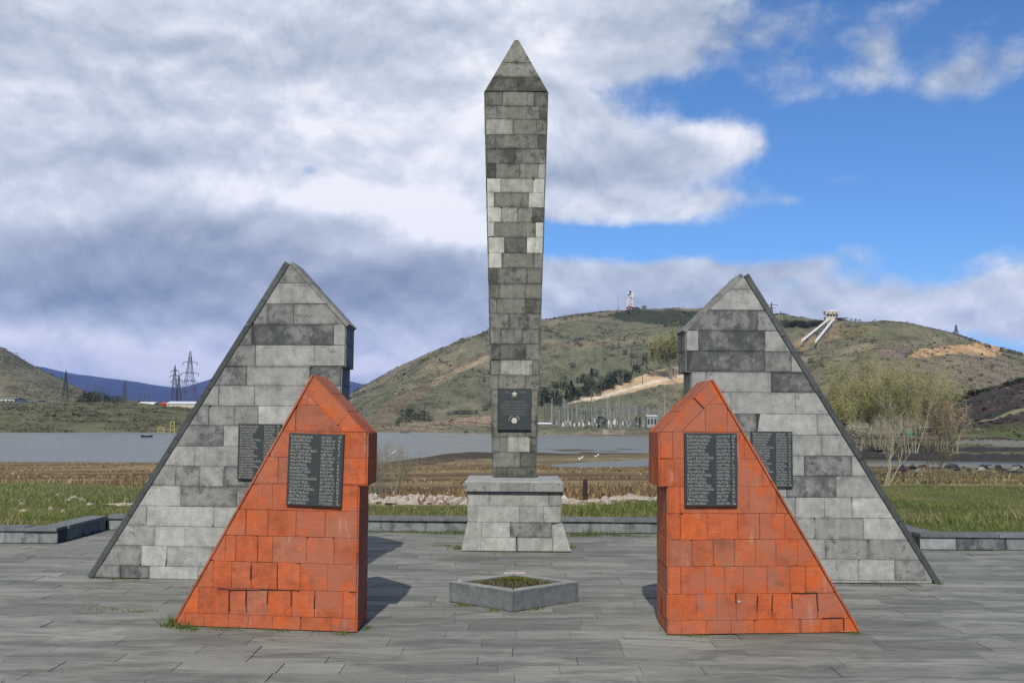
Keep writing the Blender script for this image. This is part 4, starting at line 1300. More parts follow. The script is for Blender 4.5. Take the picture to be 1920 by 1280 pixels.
    for i in range(10):
        p, q2 = pts[i], pts[(i + 1) % 10]
        stb.face([t3(*p, .047), t3(*q2, .047), c]); stb.face([t3(*p, .0452), t3(*q2, .0452), t3(*q2, .047), t3(*p, .047)])
    stb.build('star', simple('pale_metal', (.52, .52, .44), .5, 0.5), po)
    md = MB()
    mc = (w * .5, h * .225)
    def ringpt(rr, a, o): return t3(mc[0] + rr * math.cos(a), mc[1] + rr * math.sin(a), o)
    N = 24
    prof = [(h * .070, .0455), (h * .070, .050), (h * .063, .053), (h * .044, .052), (h * .038, .049), (h * .026, .050), (h * .019, .054), (0.0001, .055)]
    for (r0, o0), (r1, o1) in zip(prof[:-1], prof[1:]):
        for i in range(N):
            a, b = i * 2 * math.pi / N, (i + 1) * 2 * math.pi / N
            md.face([ringpt(r0, a, o0), ringpt(r0, b, o0), ringpt(r1, b, o1), ringpt(r1, a, o1)])
    md.build('medallion', simple('pale_medal', (.50, .50, .44), .5, 0.5), po)
    for s_ in (-1, 1):
        lf = MB()
        for i in range(6):
            a = math.pi / 2 + s_ * (.45 + i * .20)
            rr = h * .125
            p0 = (mc[0] + rr * math.cos(a), mc[1] + rr * math.sin(a) * 1.0)
            d = (math.cos(a + s_ * .9) * h * .030, math.sin(a + s_ * .9) * h * .030)
            e = (-d[1] * .35, d[0] * .35)
            lf.face([t3(p0[0] - d[0], p0[1] - d[1], .047), t3(p0[0] + e[0], p0[1] + e[1], .049), t3(p0[0] + d[0], p0[1] + d[1], .047), t3(p0[0] - e[0], p0[1] - e[1], .049)])
        lf.build('laurel', simple('dull_metal', (.16, .16, .14), .5, 0.5), po)
obelisk()

# ------------------------------------------------------------------ planter
def planter():
    def g(px, py): r = ray(px, py); return Vector((r.x, r.y, 0)) * (-EYE / r.z)
    f = g(962, 1146); l = g(841.5, 1126); r_ = g(1084.5, 1126)
    c = (l + r_) / 2; b = c * 2 - f
    # keep it square-ish
    H = EYE + ray(962, 1107).z / ray(962, 1107).y * f.y
    E = empty('planter', c, 'low diamond-shaped gray stone planter box with weeds, in front of the obelisk', 'planter')
    off = -E.location
    ring = [f, r_, b, l]
    wt = .085
    rnd = random.Random(3)
    def inr(p): return p + (c - p).normalized() * wt * 1.4142
    for k in range(4):
        p, q = ring[k], ring[(k + 1) % 4]
        pi, qi = inr(p), inr(q)
        s = (q - p).normalized() * .0015
        mb = MB()
        bt = .008
        A = [p + s, q - s, qi - s, pi + s]
        col = (.155, .168, .172)
        up = Vector((0, 0, 1))
        cen = (p + q + qi + pi) / 4
        B = [v + up * (H - bt) for v in A]
        T = [v + (cen - v) * .02 + up * H for v in A]
        mb.face(A[::-1], col=col, stn=.2)
        for i in range(4):
            j = (i + 1) % 4
            mb.face([A[i], A[j], B[j], B[i]], col=col, stn=.22, uv=[(0, 0), (1, 0), (1, 1), (0, 1)])
            mb.face([B[i], B[j], T[j], T[i]], col=(.26, .27, .26), stn=.1)
        mb.face(T, col=(.27, .275, .26), stn=.25)
        o = mb.build('curb_stone', M_GRAY, E); o.location = off
    mb = MB()
    n = 14
    I = [inr(p) for p in ring]
    def P(a, b_):
        p = I[0] * (1 - a) * (1 - b_) + I[1] * a * (1 - b_) + I[2] * a * b_ + I[3] * (1 - a) * b_
        z = H - .045 + .06 * math.sin(a * math.pi) * math.sin(b_ * math.pi) + rnd.uniform(-.012, .012)
        return Vector((p.x, p.y, z))
    G = [[P(i / n, j / n) for j in range(n + 1)] for i in range(n + 1)]
    for i in range(n):
        for j in range(n):
            mb.face([G[i][j], G[i + 1][j], G[i + 1][j + 1], G[i][j + 1]], col=(.06, .045, .03))
    o = mb.build('soil', M_SOIL, E, True); o.location = off
    # weeds and moss
    wb = MB()
    for k in range(2600):
        a, b_ = rnd.random(), rnd.random()
        p = P(a, b_)
        h = rnd.uniform(.008, .028) * (1.4 if rnd.random() < .08 else 1)
        an = rnd.uniform(0, 6.28); w = rnd.uniform(.004, .010)
        u = Vector((math.cos(an), math.sin(an), 0)) * w
        t = p + Vector((rnd.uniform(-.02, .02), rnd.uniform(-.02, .02), h))
        q = rnd.random()
        patch = math.sin(a * 7 + 1) * math.cos(b_ * 6)
        if patch > .1: col = (.12, .13, .02)
        elif q < .4: col = (.07, .10, .025)
        elif q < .7: col = (.11, .075, .045)
        else: col = (.20, .16, .11)
        s = rnd.uniform(.6, 1.25)
        wb.face([p - u, p + u, t], col=tuple(v * s for v in col))
    o = wb.build('weeds', M_LEAF); tag(o, 'moss and small weeds growing in the stone planter', 'weeds', kind='stuff')
    # chips lying on the rim
    sb = MB()
    for k in range(26):
        t = rnd.choice((0, 0, 0, 1))
        if t == 0: q = b + (c - b) * rnd.uniform(.03, .10) + Vector((rnd.uniform(-.10, .10), 0, 0))
        else: q = l + (c - l) * rnd.uniform(.08, .2)
        s = rnd.uniform(.01, .022)
        cc = Vector((q.x, q.y, H + s * .4))
        pts = [cc + Vector((s * math.cos(i * 1.26 + k), s * .8 * math.sin(i * 1.26 + k), -s * .4)) for i in range(5)]
        top = cc + Vector((0, 0, s * .6))
        for i in range(5): sb.face([pts[i], pts[(i + 1) % 5], top], col=(.5, .45, .4))
    o = sb.build('stone_chips', M_PALE); tag(o, 'pale broken stone chips lying on the planter rim', 'stone chips', kind='stuff')
planter()

# ------------------------------------------------------------------ low walls round the plaza
def low_wall(name, label, a, b, H=.205, t=.26, seed=0, thick=.045, dark_cop=(.14, .15, .155)):
    rnd = random.Random(seed)
    a = Vector(a); b = Vector(b)
    d = (b - a); L = d.length; d.normalize()
    n = Vector((d.y, -d.x, 0))
    E = empty(name, a, label, 'wall', 'low stone walls edging the plaza')
    mb = MB(); cb = MB()
    off = -E.location
    h = H - thick
    P = lambda u, w, z: a + d * u - n * w + Vector((0, 0, z))
    mb.hexa([P(0, .012, 0), P(L, .012, 0), P(L, t, 0), P(0, t, 0), P(0, .012, h), P(L, .012, h), P(L, t, h), P(0, t, h)], mi=1)
    fr = (a + -n * .012, d, Vector((0, 0, 1)), n)
    js = []; u = rnd.uniform(.3, .6)
    while u < L: js.append(u); u += rnd.uniform(.45, .75)
    clad(mb, fr, [[(0, 0), (L, 0), (L, h), (0, h)]], [h, 0], [js], [[rnd.choice('mmld') for _ in range(len(js) + 2)]], rnd, (.86, .95, .93))
    u = 0
    while u < L - .01:
        w = min(rnd.uniform(.8, 1.3), L - u)
        if L - u - w < .3: w = L - u
        z0 = h + rnd.uniform(0, .004); z1 = H + rnd.uniform(-.004, .004)
        ov = .03 + rnd.uniform(-.006, .01)
        sc_ = rnd.uniform(.85, 1.2); c = tuple(v * sc_ for v in dark_cop)
        cb.hexa([P(u + .002, -ov, z0), P(u + w - .002, -ov, z0), P(u + w - .002, t + .02, z0), P(u + .002, t + .02, z0), P(u + .002, -ov + .006, z1), P(u + w - .002, -ov + .006, z1), P(u + w - .002, t + .02, z1), P(u + .002, t + .02, z1)], col=c, stn=.35)
        u += w
    o = mb.build('wall', [M_GRAY, M_JOINT], E); o.location = off
    o = cb.build('coping', M_GRAY, E); o.location = off
XL, XR = -5.93, 5.36
YS, YB = 13.42, 15.05
low_wall('low_wall', 'low stone wall closing the back of the plaza behind the obelisk', (XL, YB, 0), (XR, YB, 0), seed=31)
low_wall('low_wall', 'low stone wall at the left edge of the plaza beside the grass', (-16, YS, 0), (XL, YS, 0), seed=32)
low_wall('low_wall', 'low stone wall at the right edge of the plaza beside the grass', (XR, YS, 0), (16, YS, 0), seed=33)
low_wall('low_wall', 'short shaded return of the low wall at the left corner of the plaza', (XL - .004, YS + .29, 0), (XL - .004, YB - .04, 0), seed=34)
low_wall('low_wall', 'short return of the low wall at the right corner of the plaza', (XR + .004, YB - .04, 0), (XR + .004, YS + .29, 0), seed=35)
for (x0, x1) in ((-16, XL - .28), (XR + .28, 16)):
    mb = MB(); mb.face([(x0, YS + .2, .135), (x1, YS + .2, .135), (x1, 15.6, .135), (x0, 15.6, .135)], col=(.085, .115, .030))
    o = mb.build('lawn', M_TERR); tag(o, kind='structure')

# ------------------------------------------------------------------ grass
def grass():
    rs = np.random.RandomState(3)
    def blades(name, x, y, z, h, w, col, label, bend=.5):
        n = len(x)
        a = rs.uniform(0, math.pi, n)
        ux, uy = np.cos(a) * w, np.sin(a) * w * .4
        bx, by = rs.normal(0, bend, n) * h, rs.normal(0, bend, n) * h
        V = np.zeros((n, 3, 3))
        V[:, 0] = np.stack([x - ux, y - uy, z - .02], 1); V[:, 1] = np.stack([x + ux, y + uy, z - .02], 1)
        V[:, 2] = np.stack([x + bx, y + by, z + h], 1)
        F = np.arange(n * 3).reshape(n, 3)
        o = soup(name, V.reshape(-1, 3), F, col, M_BLADE)
        tag(o, label, 'grass', kind='stuff')
    # lawn
    n = 150000
    d = 13.7 + (27 - 13.7) * rs.rand(n) ** 1.25
    t = rs.uniform(-.62, .62, n); x = t * d
    keep = (d > 15.4) | (x < XL - .3) | (x > XR + .3)
    kd1 = np.interp(t, _T, _KD[:, 1]) + (fbm(x / 2.2, d / 2.2, 3, 12) - .5) * 3.0
    keep &= d < kd1 + .4
    x, d, t = x[keep], d[keep], t[keep]
    z = np.where(d > 15.2, base_z(t, np.maximum(d, 15.2)), .135)
    patch = fbm(x / .9, d / .9, 4, 90); tall = fbm(x / 2.5, d / 1.5, 3, 91)
    px = 960 + 1900 * t
    hb = np.where(px < 900, .060, np.where(px < 1400, .075, .035))
    h = hb * rs.uniform(.4, 1.3, len(x)) * (1 + 2.2 * np.clip((tall - .55) * 6, 0, 1))
    col = np.tile(np.array([[.100, .135, .030]]), (len(x), 1))
    col = col_mix(col, np.clip((patch - .46) * 6, 0, 1) * .8, (.175, .185, .060))
    dead = fbm(x / 1.7, d / .8, 4, 93)
    col = col_mix(col, np.clip((dead - .52) * 9, 0, 1) * .85, (.21, .185, .10))
    h = h * (1 - .45 * np.clip((dead - .52) * 9, 0, 1))
    col = col_mix(col, (rs.rand(len(x)) < .16).astype(float), (.30, .26, .14))
    col = col_mix(col, ((px < 560) & (rs.rand(len(x)) < .25) & (d > 17)).astype(float) * .8, (.26, .27, .16))
    col = np.clip(col * rs.uniform(.6, 1.35, (len(x), 1)), 0, 1)
    blades('grass', x, d, z, h, rs.uniform(.005, .010, len(x)), col, 'green grass growing behind the low walls')
    # tall dry reed grass along the marsh edge
    n = 60000
    d = 18 + 90 * rs.rand(n) ** 1.7
    t = rs.uniform(-.62, .62, n); x = t * d
    k1 = np.interp(t, _T, _KD[:, 1]); k3 = np.interp(t, _T, _KD[:, 3])
    keep = (d > k1 + .3) & (d < np.minimum(k3 - 5, np.where((t > 0.0) & (t < .25), 95, 200)))
    cl = fbm(x / 6, d / 4, 4, 97)
    keep &= (cl > .50) | ((d < 24) & (cl > .42))
    x, d, t, cl = x[keep], d[keep], t[keep], cl[keep]
    z = base_z(t, d)
    h = rs.uniform(.03, .15, len(x)) * (.6 + .4 * np.clip(d / 40, 0, 1.3)) * np.where(x > 6, 1.4, 1) * np.where(d < 26, 1.4, .75)
    col = np.tile(np.array([[.23, .165, .085]]), (len(x), 1))
    col = col_mix(col, (rs.rand(len(x)) < .35).astype(float), (.12, .075, .042))
    col = col_mix(col, (rs.rand(len(x)) < .12).astype(float), (.36, .30, .17))
    col = col_mix(col, ((t > .3) & (rs.rand(len(x)) < .4)).astype(float), (.16, .17, .07))
    blades('dry_grass', x, d, z, h, .006 + .0009 * d, col * rs.uniform(.7, 1.2, (len(x), 1)), 'dry straw coloured marsh grass behind the lawn', .45)
    # weeds at the foot of the walls and in the cracks
    rnd = random.Random(9); X = []; Y = []; Hh = []; Cc = []
    spots = [((100, 1012), 22, .7), ((60, 1013), 30, .45), ((20, 1013), 20, .35), ((118, 1012), 10, 1.0), ((165, 997), 9, 1.0), ((215, 985), 20, .5), ((820, 999), 30, .6), ((855, 1000), 22, 1.0), ((780, 998), 30, .45), ((740, 997), 30, .35),
             ((1120, 1003), 22, 1.3), ((1160, 1004), 24, .8), ((1100, 1003), 16, .8), ((1210, 1006), 25, .4), ((1075, 1003), 12, .7), ((1775, 1028), 12, .6), ((1800, 1028), 10, .5), ((1852, 1028), 14, 1.2), ((1890, 1029), 18, .5), ((1740, 1027), 10, .5),
             ((320, 1172), 14, 1.3), ((342, 1176), 14, .7), ((362, 1179), 8, .5), ((860, 1028), 8, .9), ((840, 1023), 24, .4), ((1072, 1026), 6, .8), ((1045, 1131), 12, .3), ((1000, 1140), 14, .35), ((930, 1143), 14, .25), ((870, 1133), 14, .25), ((690, 1176), 8, .25), ((1700, 1000), 12, .5), ((420, 1177), 40, .18), ((520, 1181), 30, .15), ((640, 1186), 20, .2), ((1300, 1190), 30, .16), ((1450, 1188), 40, .14), ((1600, 1186), 10, .3), ((230, 1085), 50, .2), ((1650, 1095), 60, .16), ((1760, 1094), 8, .3), ((950, 1036), 60, .12), ((200, 1140), 60, .12), ((260, 1145), 30, .16)]
    for (p, wpx, s) in spots:
        r = ray(*p); g = Vector((r.x, r.y, 0)) * (-EYE / r.z)
        for k in range(int(110 * min(1, wpx / 18))):
            X.append(g.x + rnd.gauss(0, wpx * g.y / 1900 * .55)); Y.append(g.y + rnd.gauss(0, .035)); Hh.append(rnd.uniform(.02, .085) * s)
            Cc.append(rnd.choice(((.06, .11, .02), (.05, .09, .018), (.10, .13, .03), (.15, .15, .06))))
    X = np.array(X); Y = np.array(Y); Hh = np.array(Hh)
    blades('weeds', X, Y, np.zeros(len(X)) + .002, Hh, np.full(len(X), .006), np.array(Cc), 'green weeds sprouting along wall feet and paving joints', .6)
grass()

def scrub():
    rs = np.random.RandomState(11)
    n = 230000
    t = rs.uniform(-.58, .58, n)
    k6 = np.interp(t, _T, _KD[:, 6]); k9 = np.interp(t, _T, _KD[:, 9])
    d = k6 + 2 + (k9 - k6) * rs.rand(n) ** .8
    x = t * d
    cl = fbm(x / 22, d / 40, 5, 33) + (rs.rand(n) - .5) * .3
    keep = cl > .50
    t, d, x, cl = t[keep], d[keep], x[keep], cl[keep]
    z = base_z(t, d)
    px, py = project_np(x, d, z)
    sand = inpoly(px, py, [(1060, 760), (1130, 734), (1196, 706), (1240, 690), (1300, 686), (1300, 716), (1235, 722), (1110, 756)])
    ok = ~sand
    t, d, x, z, px, cl = t[ok], d[ok], x[ok], z[ok], px[ok], cl[ok]
    m_ = 26000
    t2 = rs.uniform(-.56, -.30, m_); a6 = np.interp(t2, _T, _KD[:, 6]); a7 = np.interp(t2, _T, _KD[:, 7])
    d2 = a6 + 1 + (a7 - a6) * rs.rand(m_); x2 = t2 * d2
    k2_ = (fbm(x2 / 9, d2 / 7, 4, 37) + (rs.rand(m_) - .5) * .12) > .50
    t2, d2, x2 = t2[k2_], d2[k2_], x2[k2_]
    t = np.concatenate([t, t2]); d = np.concatenate([d, d2]); x = np.concatenate([x, x2]); z = np.concatenate([z, base_z(t2, d2)])
    n = len(x)
    s = rs.uniform(.08, .30, n) * np.clip(d / 500, .5, 1.4) * (1 + 1.6 * (rs.rand(n) < .05))
    base = np.stack([x, d, z], 1)
    V = np.zeros((n, 6, 3))
    for q in range(2):
        for k in range(3):
            V[:, q * 3 + k] = base + np.stack([rs.normal(0, 1, n) * s * 1.5, rs.normal(0, 1, n) * s, np.abs(rs.normal(.3, .6, n)) * s], 1)
    F = np.arange(n * 6).reshape(-1, 3)
    C = np.tile(np.array([[.075, .085, .050]]), (n, 1))
    C = col_mix(C, (rs.rand(n) < .3).astype(float), (.13, .12, .075))
    C = col_mix(C, (rs.rand(n) < .10).astype(float), (.26, .23, .18))
    C = np.repeat(C * rs.uniform(.6, 1.3, (n, 1)), 2, axis=0)
    o = soup('scrub', V.reshape(-1, 3), F, C, M_BLADE)
    tag(o, 'low scrub and tussocks covering the hills and far bank', 'scrub', kind='stuff')
scrub()

# ------------------------------------------------------------------ rocks, rubble, post
def rock_mesh(seed, s, flat=.5):
    rnd = random.Random(seed)
    mb = MB()
    n, m = 9, 5
    pts = []
    for j in range(m + 1):
        ph = -math.pi / 2 + math.pi * j / m
        row = []
        for i in range(n):
            th = 2 * math.pi * i / n
            k = 1 + .32 * math.sin(th * 2 + seed) * math.cos(ph * 2 + seed) + rnd.uniform(-.30, .26)
            row.append(Vector((s[0] * k * math.cos(ph) * math.cos(th), s[1] * k * math.cos(ph) * math.sin(th), s[2] * (k * math.sin(ph) + .6))))
        pts.append(row)
    for j in range(m):
        for i in range(n):
            q = (i + 1) % n
            mb.face([pts[j][i], pts[j][q], pts[j + 1][q], pts[j + 1][i]])
    return mb

def at_px(px, py):
    p = ground_at(px, py); return p
def rock(px, py, wpx, hpx, label, seed, mat=None, group=None, name='boulder', dpx=None):
    p = at_px(px, py)
    w = wpx * p.y / 1900 / 2; h = hpx * p.y / 1900
    o = rock_mesh(seed, (w, (dpx or wpx * .5) * p.y / 1900 / 2, h * .62)).build(name, mat or M_PALE)
    o.location = p + Vector((0, 0, -h * .12))
    tag(o, label, 'rock', group)
    return o
rr_ = random.Random(66)
for k in range(34):
    px = 668 + k * 6.1 + rr_.uniform(-4, 4); w = rr_.uniform(12, 46); py = 947 - (935 - 925) * .1 + rr_.uniform(-3, 2)
    rock(px, py, w, rr_.uniform(7, 19), 'broken pale pinkish stone in the stone row left of the obelisk pedestal', 500 + k, group='broken pale stones left of the obelisk', dpx=rr_.uniform(10, 30), name='broken_stone')
for k in range(30):
    px = 1066 + k * 5.7 + rr_.uniform(-4, 4); w = rr_.uniform(12, 44); py = 947 - (px - 1066) * .045 + rr_.uniform(-2, 2)
    rock(px, py, w, rr_.uniform(4, 9) + max(0, 7 - abs(px - 1165) * .12), 'broken pale gray stone in the stone row right of the obelisk pedestal', 540 + k, group='broken pale stones right of the obelisk', dpx=rr_.uniform(10, 26), name='broken_stone')
rock(1058, 942, 18, 13, 'small white rounded boulder beside the obelisk pedestal', 140, M_WHITE)
rock(225, 948, 60, 5, 'long pale stone slab lying in the grass by the left gray monument', 141, M_PALE, dpx=24)
for i, (px, py, w, h) in enumerate([(40, 948, 8, 5), (44, 962, 20, 5), (108, 930, 7, 4), (94, 957, 9, 5), (118, 962, 7, 5), (140, 938, 18, 7), (155, 942, 16, 6), (168, 948, 14, 5), (128, 940, 12, 4), (738, 949, 5, 4), (778, 955, 5, 4)]):
    rock(px, py, w, h, 'small pale stone in the grass left of the obelisk', 150 + i, group='small pale stones in the grass', name='stone')
def whiteband():
    # thin concrete rail with white posts at the stone row
    E = empty('railing', at_px(800, 934), 'low row of short white posts in the stone row left of the obelisk', 'posts')
    for px in (770, 782, 795, 810, 822, 838):
        p = at_px(px, 944); mb = MB()
        s = .018
        mb.box((-s, -s, -.05), (s, s, .11))
        o = mb.build('post', M_WHITE, E); o.location = p - E.location + Vector((0, -.05, 0)); o.rotation_euler = (0, random.uniform(-.15, .15), 0)
whiteband()

def wooden_post():
    p = at_px(1097, 946)
    k = p.y / 1900
    mb = MB()
    N = 8; prof = [(.0, 5.5), (.25, 5.2), (.6, 4.6), (.88, 4.2), (.97, 3.2), (1.0, 1.5)]
    H = 49 * k
    rings = [[Vector((r * k * math.cos(i * 2 * math.pi / N) * (1 + .08 * math.sin(i * 3)), r * k * math.sin(i * 2 * math.pi / N), H * f - .03)) for i in range(N)] for f, r in prof]
    for a, b in zip(rings[:-1], rings[1:]):
        for i in range(N): mb.face([a[i], a[(i + 1) % N], b[(i + 1) % N], b[i]])
    mb.face(rings[-1])
    o = mb.build('post', M_WOOD); o.location = p
    tag(o, 'dark weathered wooden post standing in the grass right of the obelisk', 'post')
wooden_post()

# ------------------------------------------------------------------ vegetation
def branches(rnd, stems, height, spread, levels=3, lean=0.0, wig=.16, kids=4, r0=.012, base=.05):
    segs = []; tips = []
    def grow(p, d, L, r, lv):
        n = 4
        q = p
        for i in range(n):
            d2 = (d + Vector((rnd.gauss(0, wig), rnd.gauss(0, wig), rnd.gauss(0, wig * .4) + .05))).normalized()
            e = q + d2 * (L / n)
            ra = r * (1 - i / n * .55); rb = r * (1 - (i + 1) / n * .55)
            segs.append((q.copy(), e.copy(), ra, rb))
            if lv < levels and i >= 1:
                for k in range(max(1, kids // 3 + (rnd.random() < .5))):
                    a = rnd.uniform(0, 6.28); sp = rnd.uniform(.35, .85)
                    o = d2.orthogonal().normalized(); o2 = d2.cross(o)
                    dd = (d2 + (o * math.cos(a) + o2 * math.sin(a)) * sp).normalized(); dd.z = dd.z + .25; dd.normalize()
                    grow(e, dd, L * rnd.uniform(.40, .62), rb * .6, lv + 1)
            if lv >= levels - 1: tips.append((e.copy(), d2.copy()))
            q = e; d = d2
    for s in range(stems):
        a = rnd.uniform(0, 6.28)
        d = Vector((math.cos(a) * spread * rnd.uniform(.2, 1) + lean, math.sin(a) * spread * rnd.uniform(.2, 1), 1)).normalized()
        grow(Vector((math.cos(a) * base, math.sin(a) * base, -.03)), d, height * rnd.uniform(.6, .85), r0 * rnd.uniform(.6, 1), 1)
    return segs, tips

def bush(name, label, cat, loc, seed, stems, height, spread, levels=3, r0=.012, leaf=.02, nleaf=2, lcols=((.2, .2, .06),), bark=None, lean=0, group=None, wig=.16, kids=4, base=.05, twigc=None):
    rnd = random.Random(seed)
    segs, tips = branches(rnd, stems, height, spread, levels, lean, wig, kids, r0, base)
    E = empty(name, loc, label, cat, group)
    tb = MB()
    rmin = r0 * .16
    for a, b, ra, rb in segs: tb.tube(a, b, max(ra, rmin), max(rb, rmin), n=3)
    tb.build('trunk', bark or M_BARKP, E)
    if nleaf:
        lb = MB()
        for p, d in tips:
            for k in range(nleaf):
                q = p + Vector((rnd.gauss(0, leaf * 1.6), rnd.gauss(0, leaf * 1.6), rnd.gauss(0, leaf * 1.6)))
                u = Vector((rnd.gauss(0, 1), rnd.gauss(0, 1), rnd.gauss(0, .6))).normalized() * leaf * rnd.uniform(.5, 1.2)
                v = u.orthogonal().normalized() * leaf * .35
                c = rnd.choice(lcols); s = rnd.uniform(.6, 1.3)
                lb.face([q - u, q + v, q + u, q - v], col=tuple(t * s for t in c))
        lb.build('crown', M_LEAF, E)
    return E
YG = ((.25, .26, .07), (.19, .21, .055), (.30, .28, .10), (.12, .14, .04), (.26, .21, .11))
def H_(p, y0, y1): return (y0 - y1) * p.y / 1900
# near leafless shrubs
p = at_px(1660, 912); bush('shrub', 'sparse pale-stemmed shrub with forked trunk right of the right gray monument', 'shrub', p, 201, 4, H_(p, 912, 778), .30, 3, .026, .02, 1, ((.22, .22, .09), (.26, .24, .12)), M_BARKP, lean=.10)
p = at_px(1752, 910); bush('shrub', 'sparse shrub of thin upright brown stems on the lawn edge at the right', 'shrub', p, 202, 6, H_(p, 910, 805), .26, 4, .016, .018, 1, ((.20, .16, .09), (.24, .21, .11)), M_BARK)
p = at_px(728, 930); bush('shrub', 'leafless brown shrub just right of the left orange monument', 'shrub', p, 203, 26, H_(p, 930, 850), .45, 3, .009, .012, 1, ((.22, .17, .09), (.28, .24, .12)), M_BARKP, lean=-.02, base=.14)
p = at_px(700, 928); bush('shrub', 'tall dry brushy shrub hard against the left orange monument', 'shrub', p, 204, 16, H_(p, 928, 835), .22, 3, .008, .012, 1, ((.22, .17, .09), (.18, .17, .08)), M_BARKP, base=.12)
mb = rock_mesh(5, (.085, .06, .05)); o = mb.build('tarp', M_TEAL); o.location = at_px(709, 930) + Vector((0, -.1, .04)); tag(o, 'small crumpled teal tarp under the brown shrub', 'tarp')
# willows behind
wl = [(1600, 842, 705, 301, .42), (1655, 846, 690, 302, .40), (1705, 844, 672, 303, .40), (1748, 842, 690, 304, .34), (1560, 840, 740, 305, .4), (1632, 830, 655, 306, .3), (1780, 845, 745, 307, .34)]
for i, (px, yb, yt, sd, sp) in enumerate(wl):
    r = ray(px, yb); d = (128, 136, 122, 140, 118, 150, 126, 130)[i]
    x = r.x / r.y * d; z = tz(x, d); zt_ = z_at(px, yt, d)
    kw = dict(levels=3, r0=.085, leaf=.125, nleaf=4, base=.9, wig=.09, kids=6)
    if px in (1780, 1515): kw['nleaf'] = 2
    bush('willow_tree', ['rounded yellow-green willow close behind the right gray monument', 'tall yellow-green willow left of the middle of the willow clump', 'broad yellow-green willow in the middle of the clump right of the monuments', 'yellow-green willow at the right side of the willow clump', 'low willow partly hidden by the slope of the right gray monument', 'tallest thin willow reaching up towards the white pipes', 'thin reddish-brown willow at the right end of the clump', 'willow seen behind the right gray monument'][i], 'tree',
         (x, d, z), sd, 9, (zt_ - z) * .80, sp, lcols=YG if px != 1780 else ((.26, .18, .10), (.30, .24, .12)), bark=M_BARKP, group='willows behind the monuments', **kw)
# small willow left of the right gray slab, on the hillside behind
p = at_px(1262, 712); bush('willow_tree', 'yellow-green young tree on the hill just left of the right gray monument', 'tree', p, 310, 12, H_(p, 712, 640), .4, 3, .25, .45, 5, YG, M_BARKP, base=1.2)

def conifer_mesh(seed, kind):
    rnd = random.Random(seed)
    mb = MB()
    n = 260
    for k in range(n):
        if kind == 'pine':
            z = rnd.uniform(.12, 1.0); rr = (1 - z) * .34 + .05
        else:
            z = rnd.uniform(.04, 1.0); rr = .55 * math.sqrt(max(0, 1 - (z * 1.6 - .75) ** 2 * .8))
        a = rnd.uniform(0, 6.28); q = rr * math.sqrt(rnd.uniform(.15, 1)) * (1 + .25 * math.sin(a * 3 + seed))
        c = Vector((q * math.cos(a), q * math.sin(a), z + rnd.uniform(-.03, .03)))
        s = rnd.uniform(.04, .095)
        u = Vector((rnd.gauss(0, 1), rnd.gauss(0, 1), rnd.gauss(0, .5))).normalized() * s
        v = u.orthogonal().normalized() * s * .7
        g = rnd.uniform(.6, 1.4)
        mb.face([c - u, c + v, c + u * .8, c - v], col=(.046 * g, .062 * g, .036 * g))
    tr = MB(); tr.tube((0, 0, -.05), (0, 0, .5), .022, .012, n=5)
    return mb, tr
protos = {}
for kind in ('pine', 'round'):
    protos[kind] = []
    for k in range(4):
        a, b = conifer_mesh(400 + k * 7 + (kind == 'pine') * 50, kind)
        protos[kind].append((a, b))
_pm = {}
def far_tree(px, py, hpx, kind, label, group, rnd, wide=1.0, name=None, pos=None):
    p = pos or at_px(px, py)
    h = hpx * p.y / 1900
    i = rnd.randrange(4)
    key = (kind, i)
    nm = name or ('pine_tree' if kind == 'pine' else 'bush')
    E = empty(nm, p, label, 'tree' if kind == 'pine' else 'bush', group)
    if key not in _pm:
        a, b = protos[kind][i]
        ao = a.build('crown', M_LEAF, E); bo = b.build('trunk', M_BARK, E)
        _pm[key] = (ao.data, bo.data)
    else:
        for nmm, me in zip(('crown', 'trunk'), _pm[key]):
            c = bpy.data.objects.new(nmm, me); COL.objects.link(c); c.parent = E
    E.scale = (h * wide, h * wide, h)
    E.rotation_euler = (0, 0, rnd.uniform(0, 6.28))
    return E
rnd = random.Random(77)
# forest strip climbing the hill
strip = [(1012, 760), (1022, 752), (1030, 758), (1040, 748), (1046, 757), (1056, 744), (1062, 752), (1072, 740), (1076, 750), (1084, 736), (1092, 746), (1098, 732), (1104, 742), (1112, 728), (1118, 738), (1126, 722), (1132, 733), (1138, 716), (1146, 728), (1150, 712), (1158, 722), (1164, 708), (1172, 714), (1180, 704), (1190, 698), (1198, 694), (1206, 688), (1212, 680), (1222, 676), (1230, 668), (1236, 662), (1016, 742), (1026, 736), (1038, 732), (1052, 728), (1010, 728), (1066, 730), (1106, 716), (1090, 720), (1110, 705)]
for (px, py) in strip:
    for k in range(2):
        far_tree(px + rnd.uniform(-6, 6), py + rnd.uniform(-3, 5), rnd.uniform(10, 20) * (1 if px < 1180 else .6), rnd.choice(('pine', 'round', 'round')), 'dark green tree in the belt of trees climbing the hill right of the obelisk', 'trees climbing the hill', rnd, 1.0, name='hill_tree')
for (px, py, h) in [(756, 786, 18), (764, 792, 16), (772, 788, 20), (782, 790, 14), (790, 788, 20), (798, 790, 18), (750, 794, 12), (808, 790, 10), (745, 798, 10), (768, 780, 14)]:
    far_tree(px, py, h, 'round', 'dark green bush in the clump at the hill foot left of the obelisk', 'bushes at the hill foot', rnd, .9)
for (px, py, h) in [(842, 778, 7), (852, 778, 8), (862, 777, 9), (872, 777, 9), (882, 778, 8), (892, 776, 7), (910, 770, 10), (922, 765, 14), (1008, 700, 6)]:
    far_tree(px, py, h, 'round', 'low dark bush in the line along the hill foot close left of the obelisk', 'line of bushes at the hill foot', rnd, 1.3)
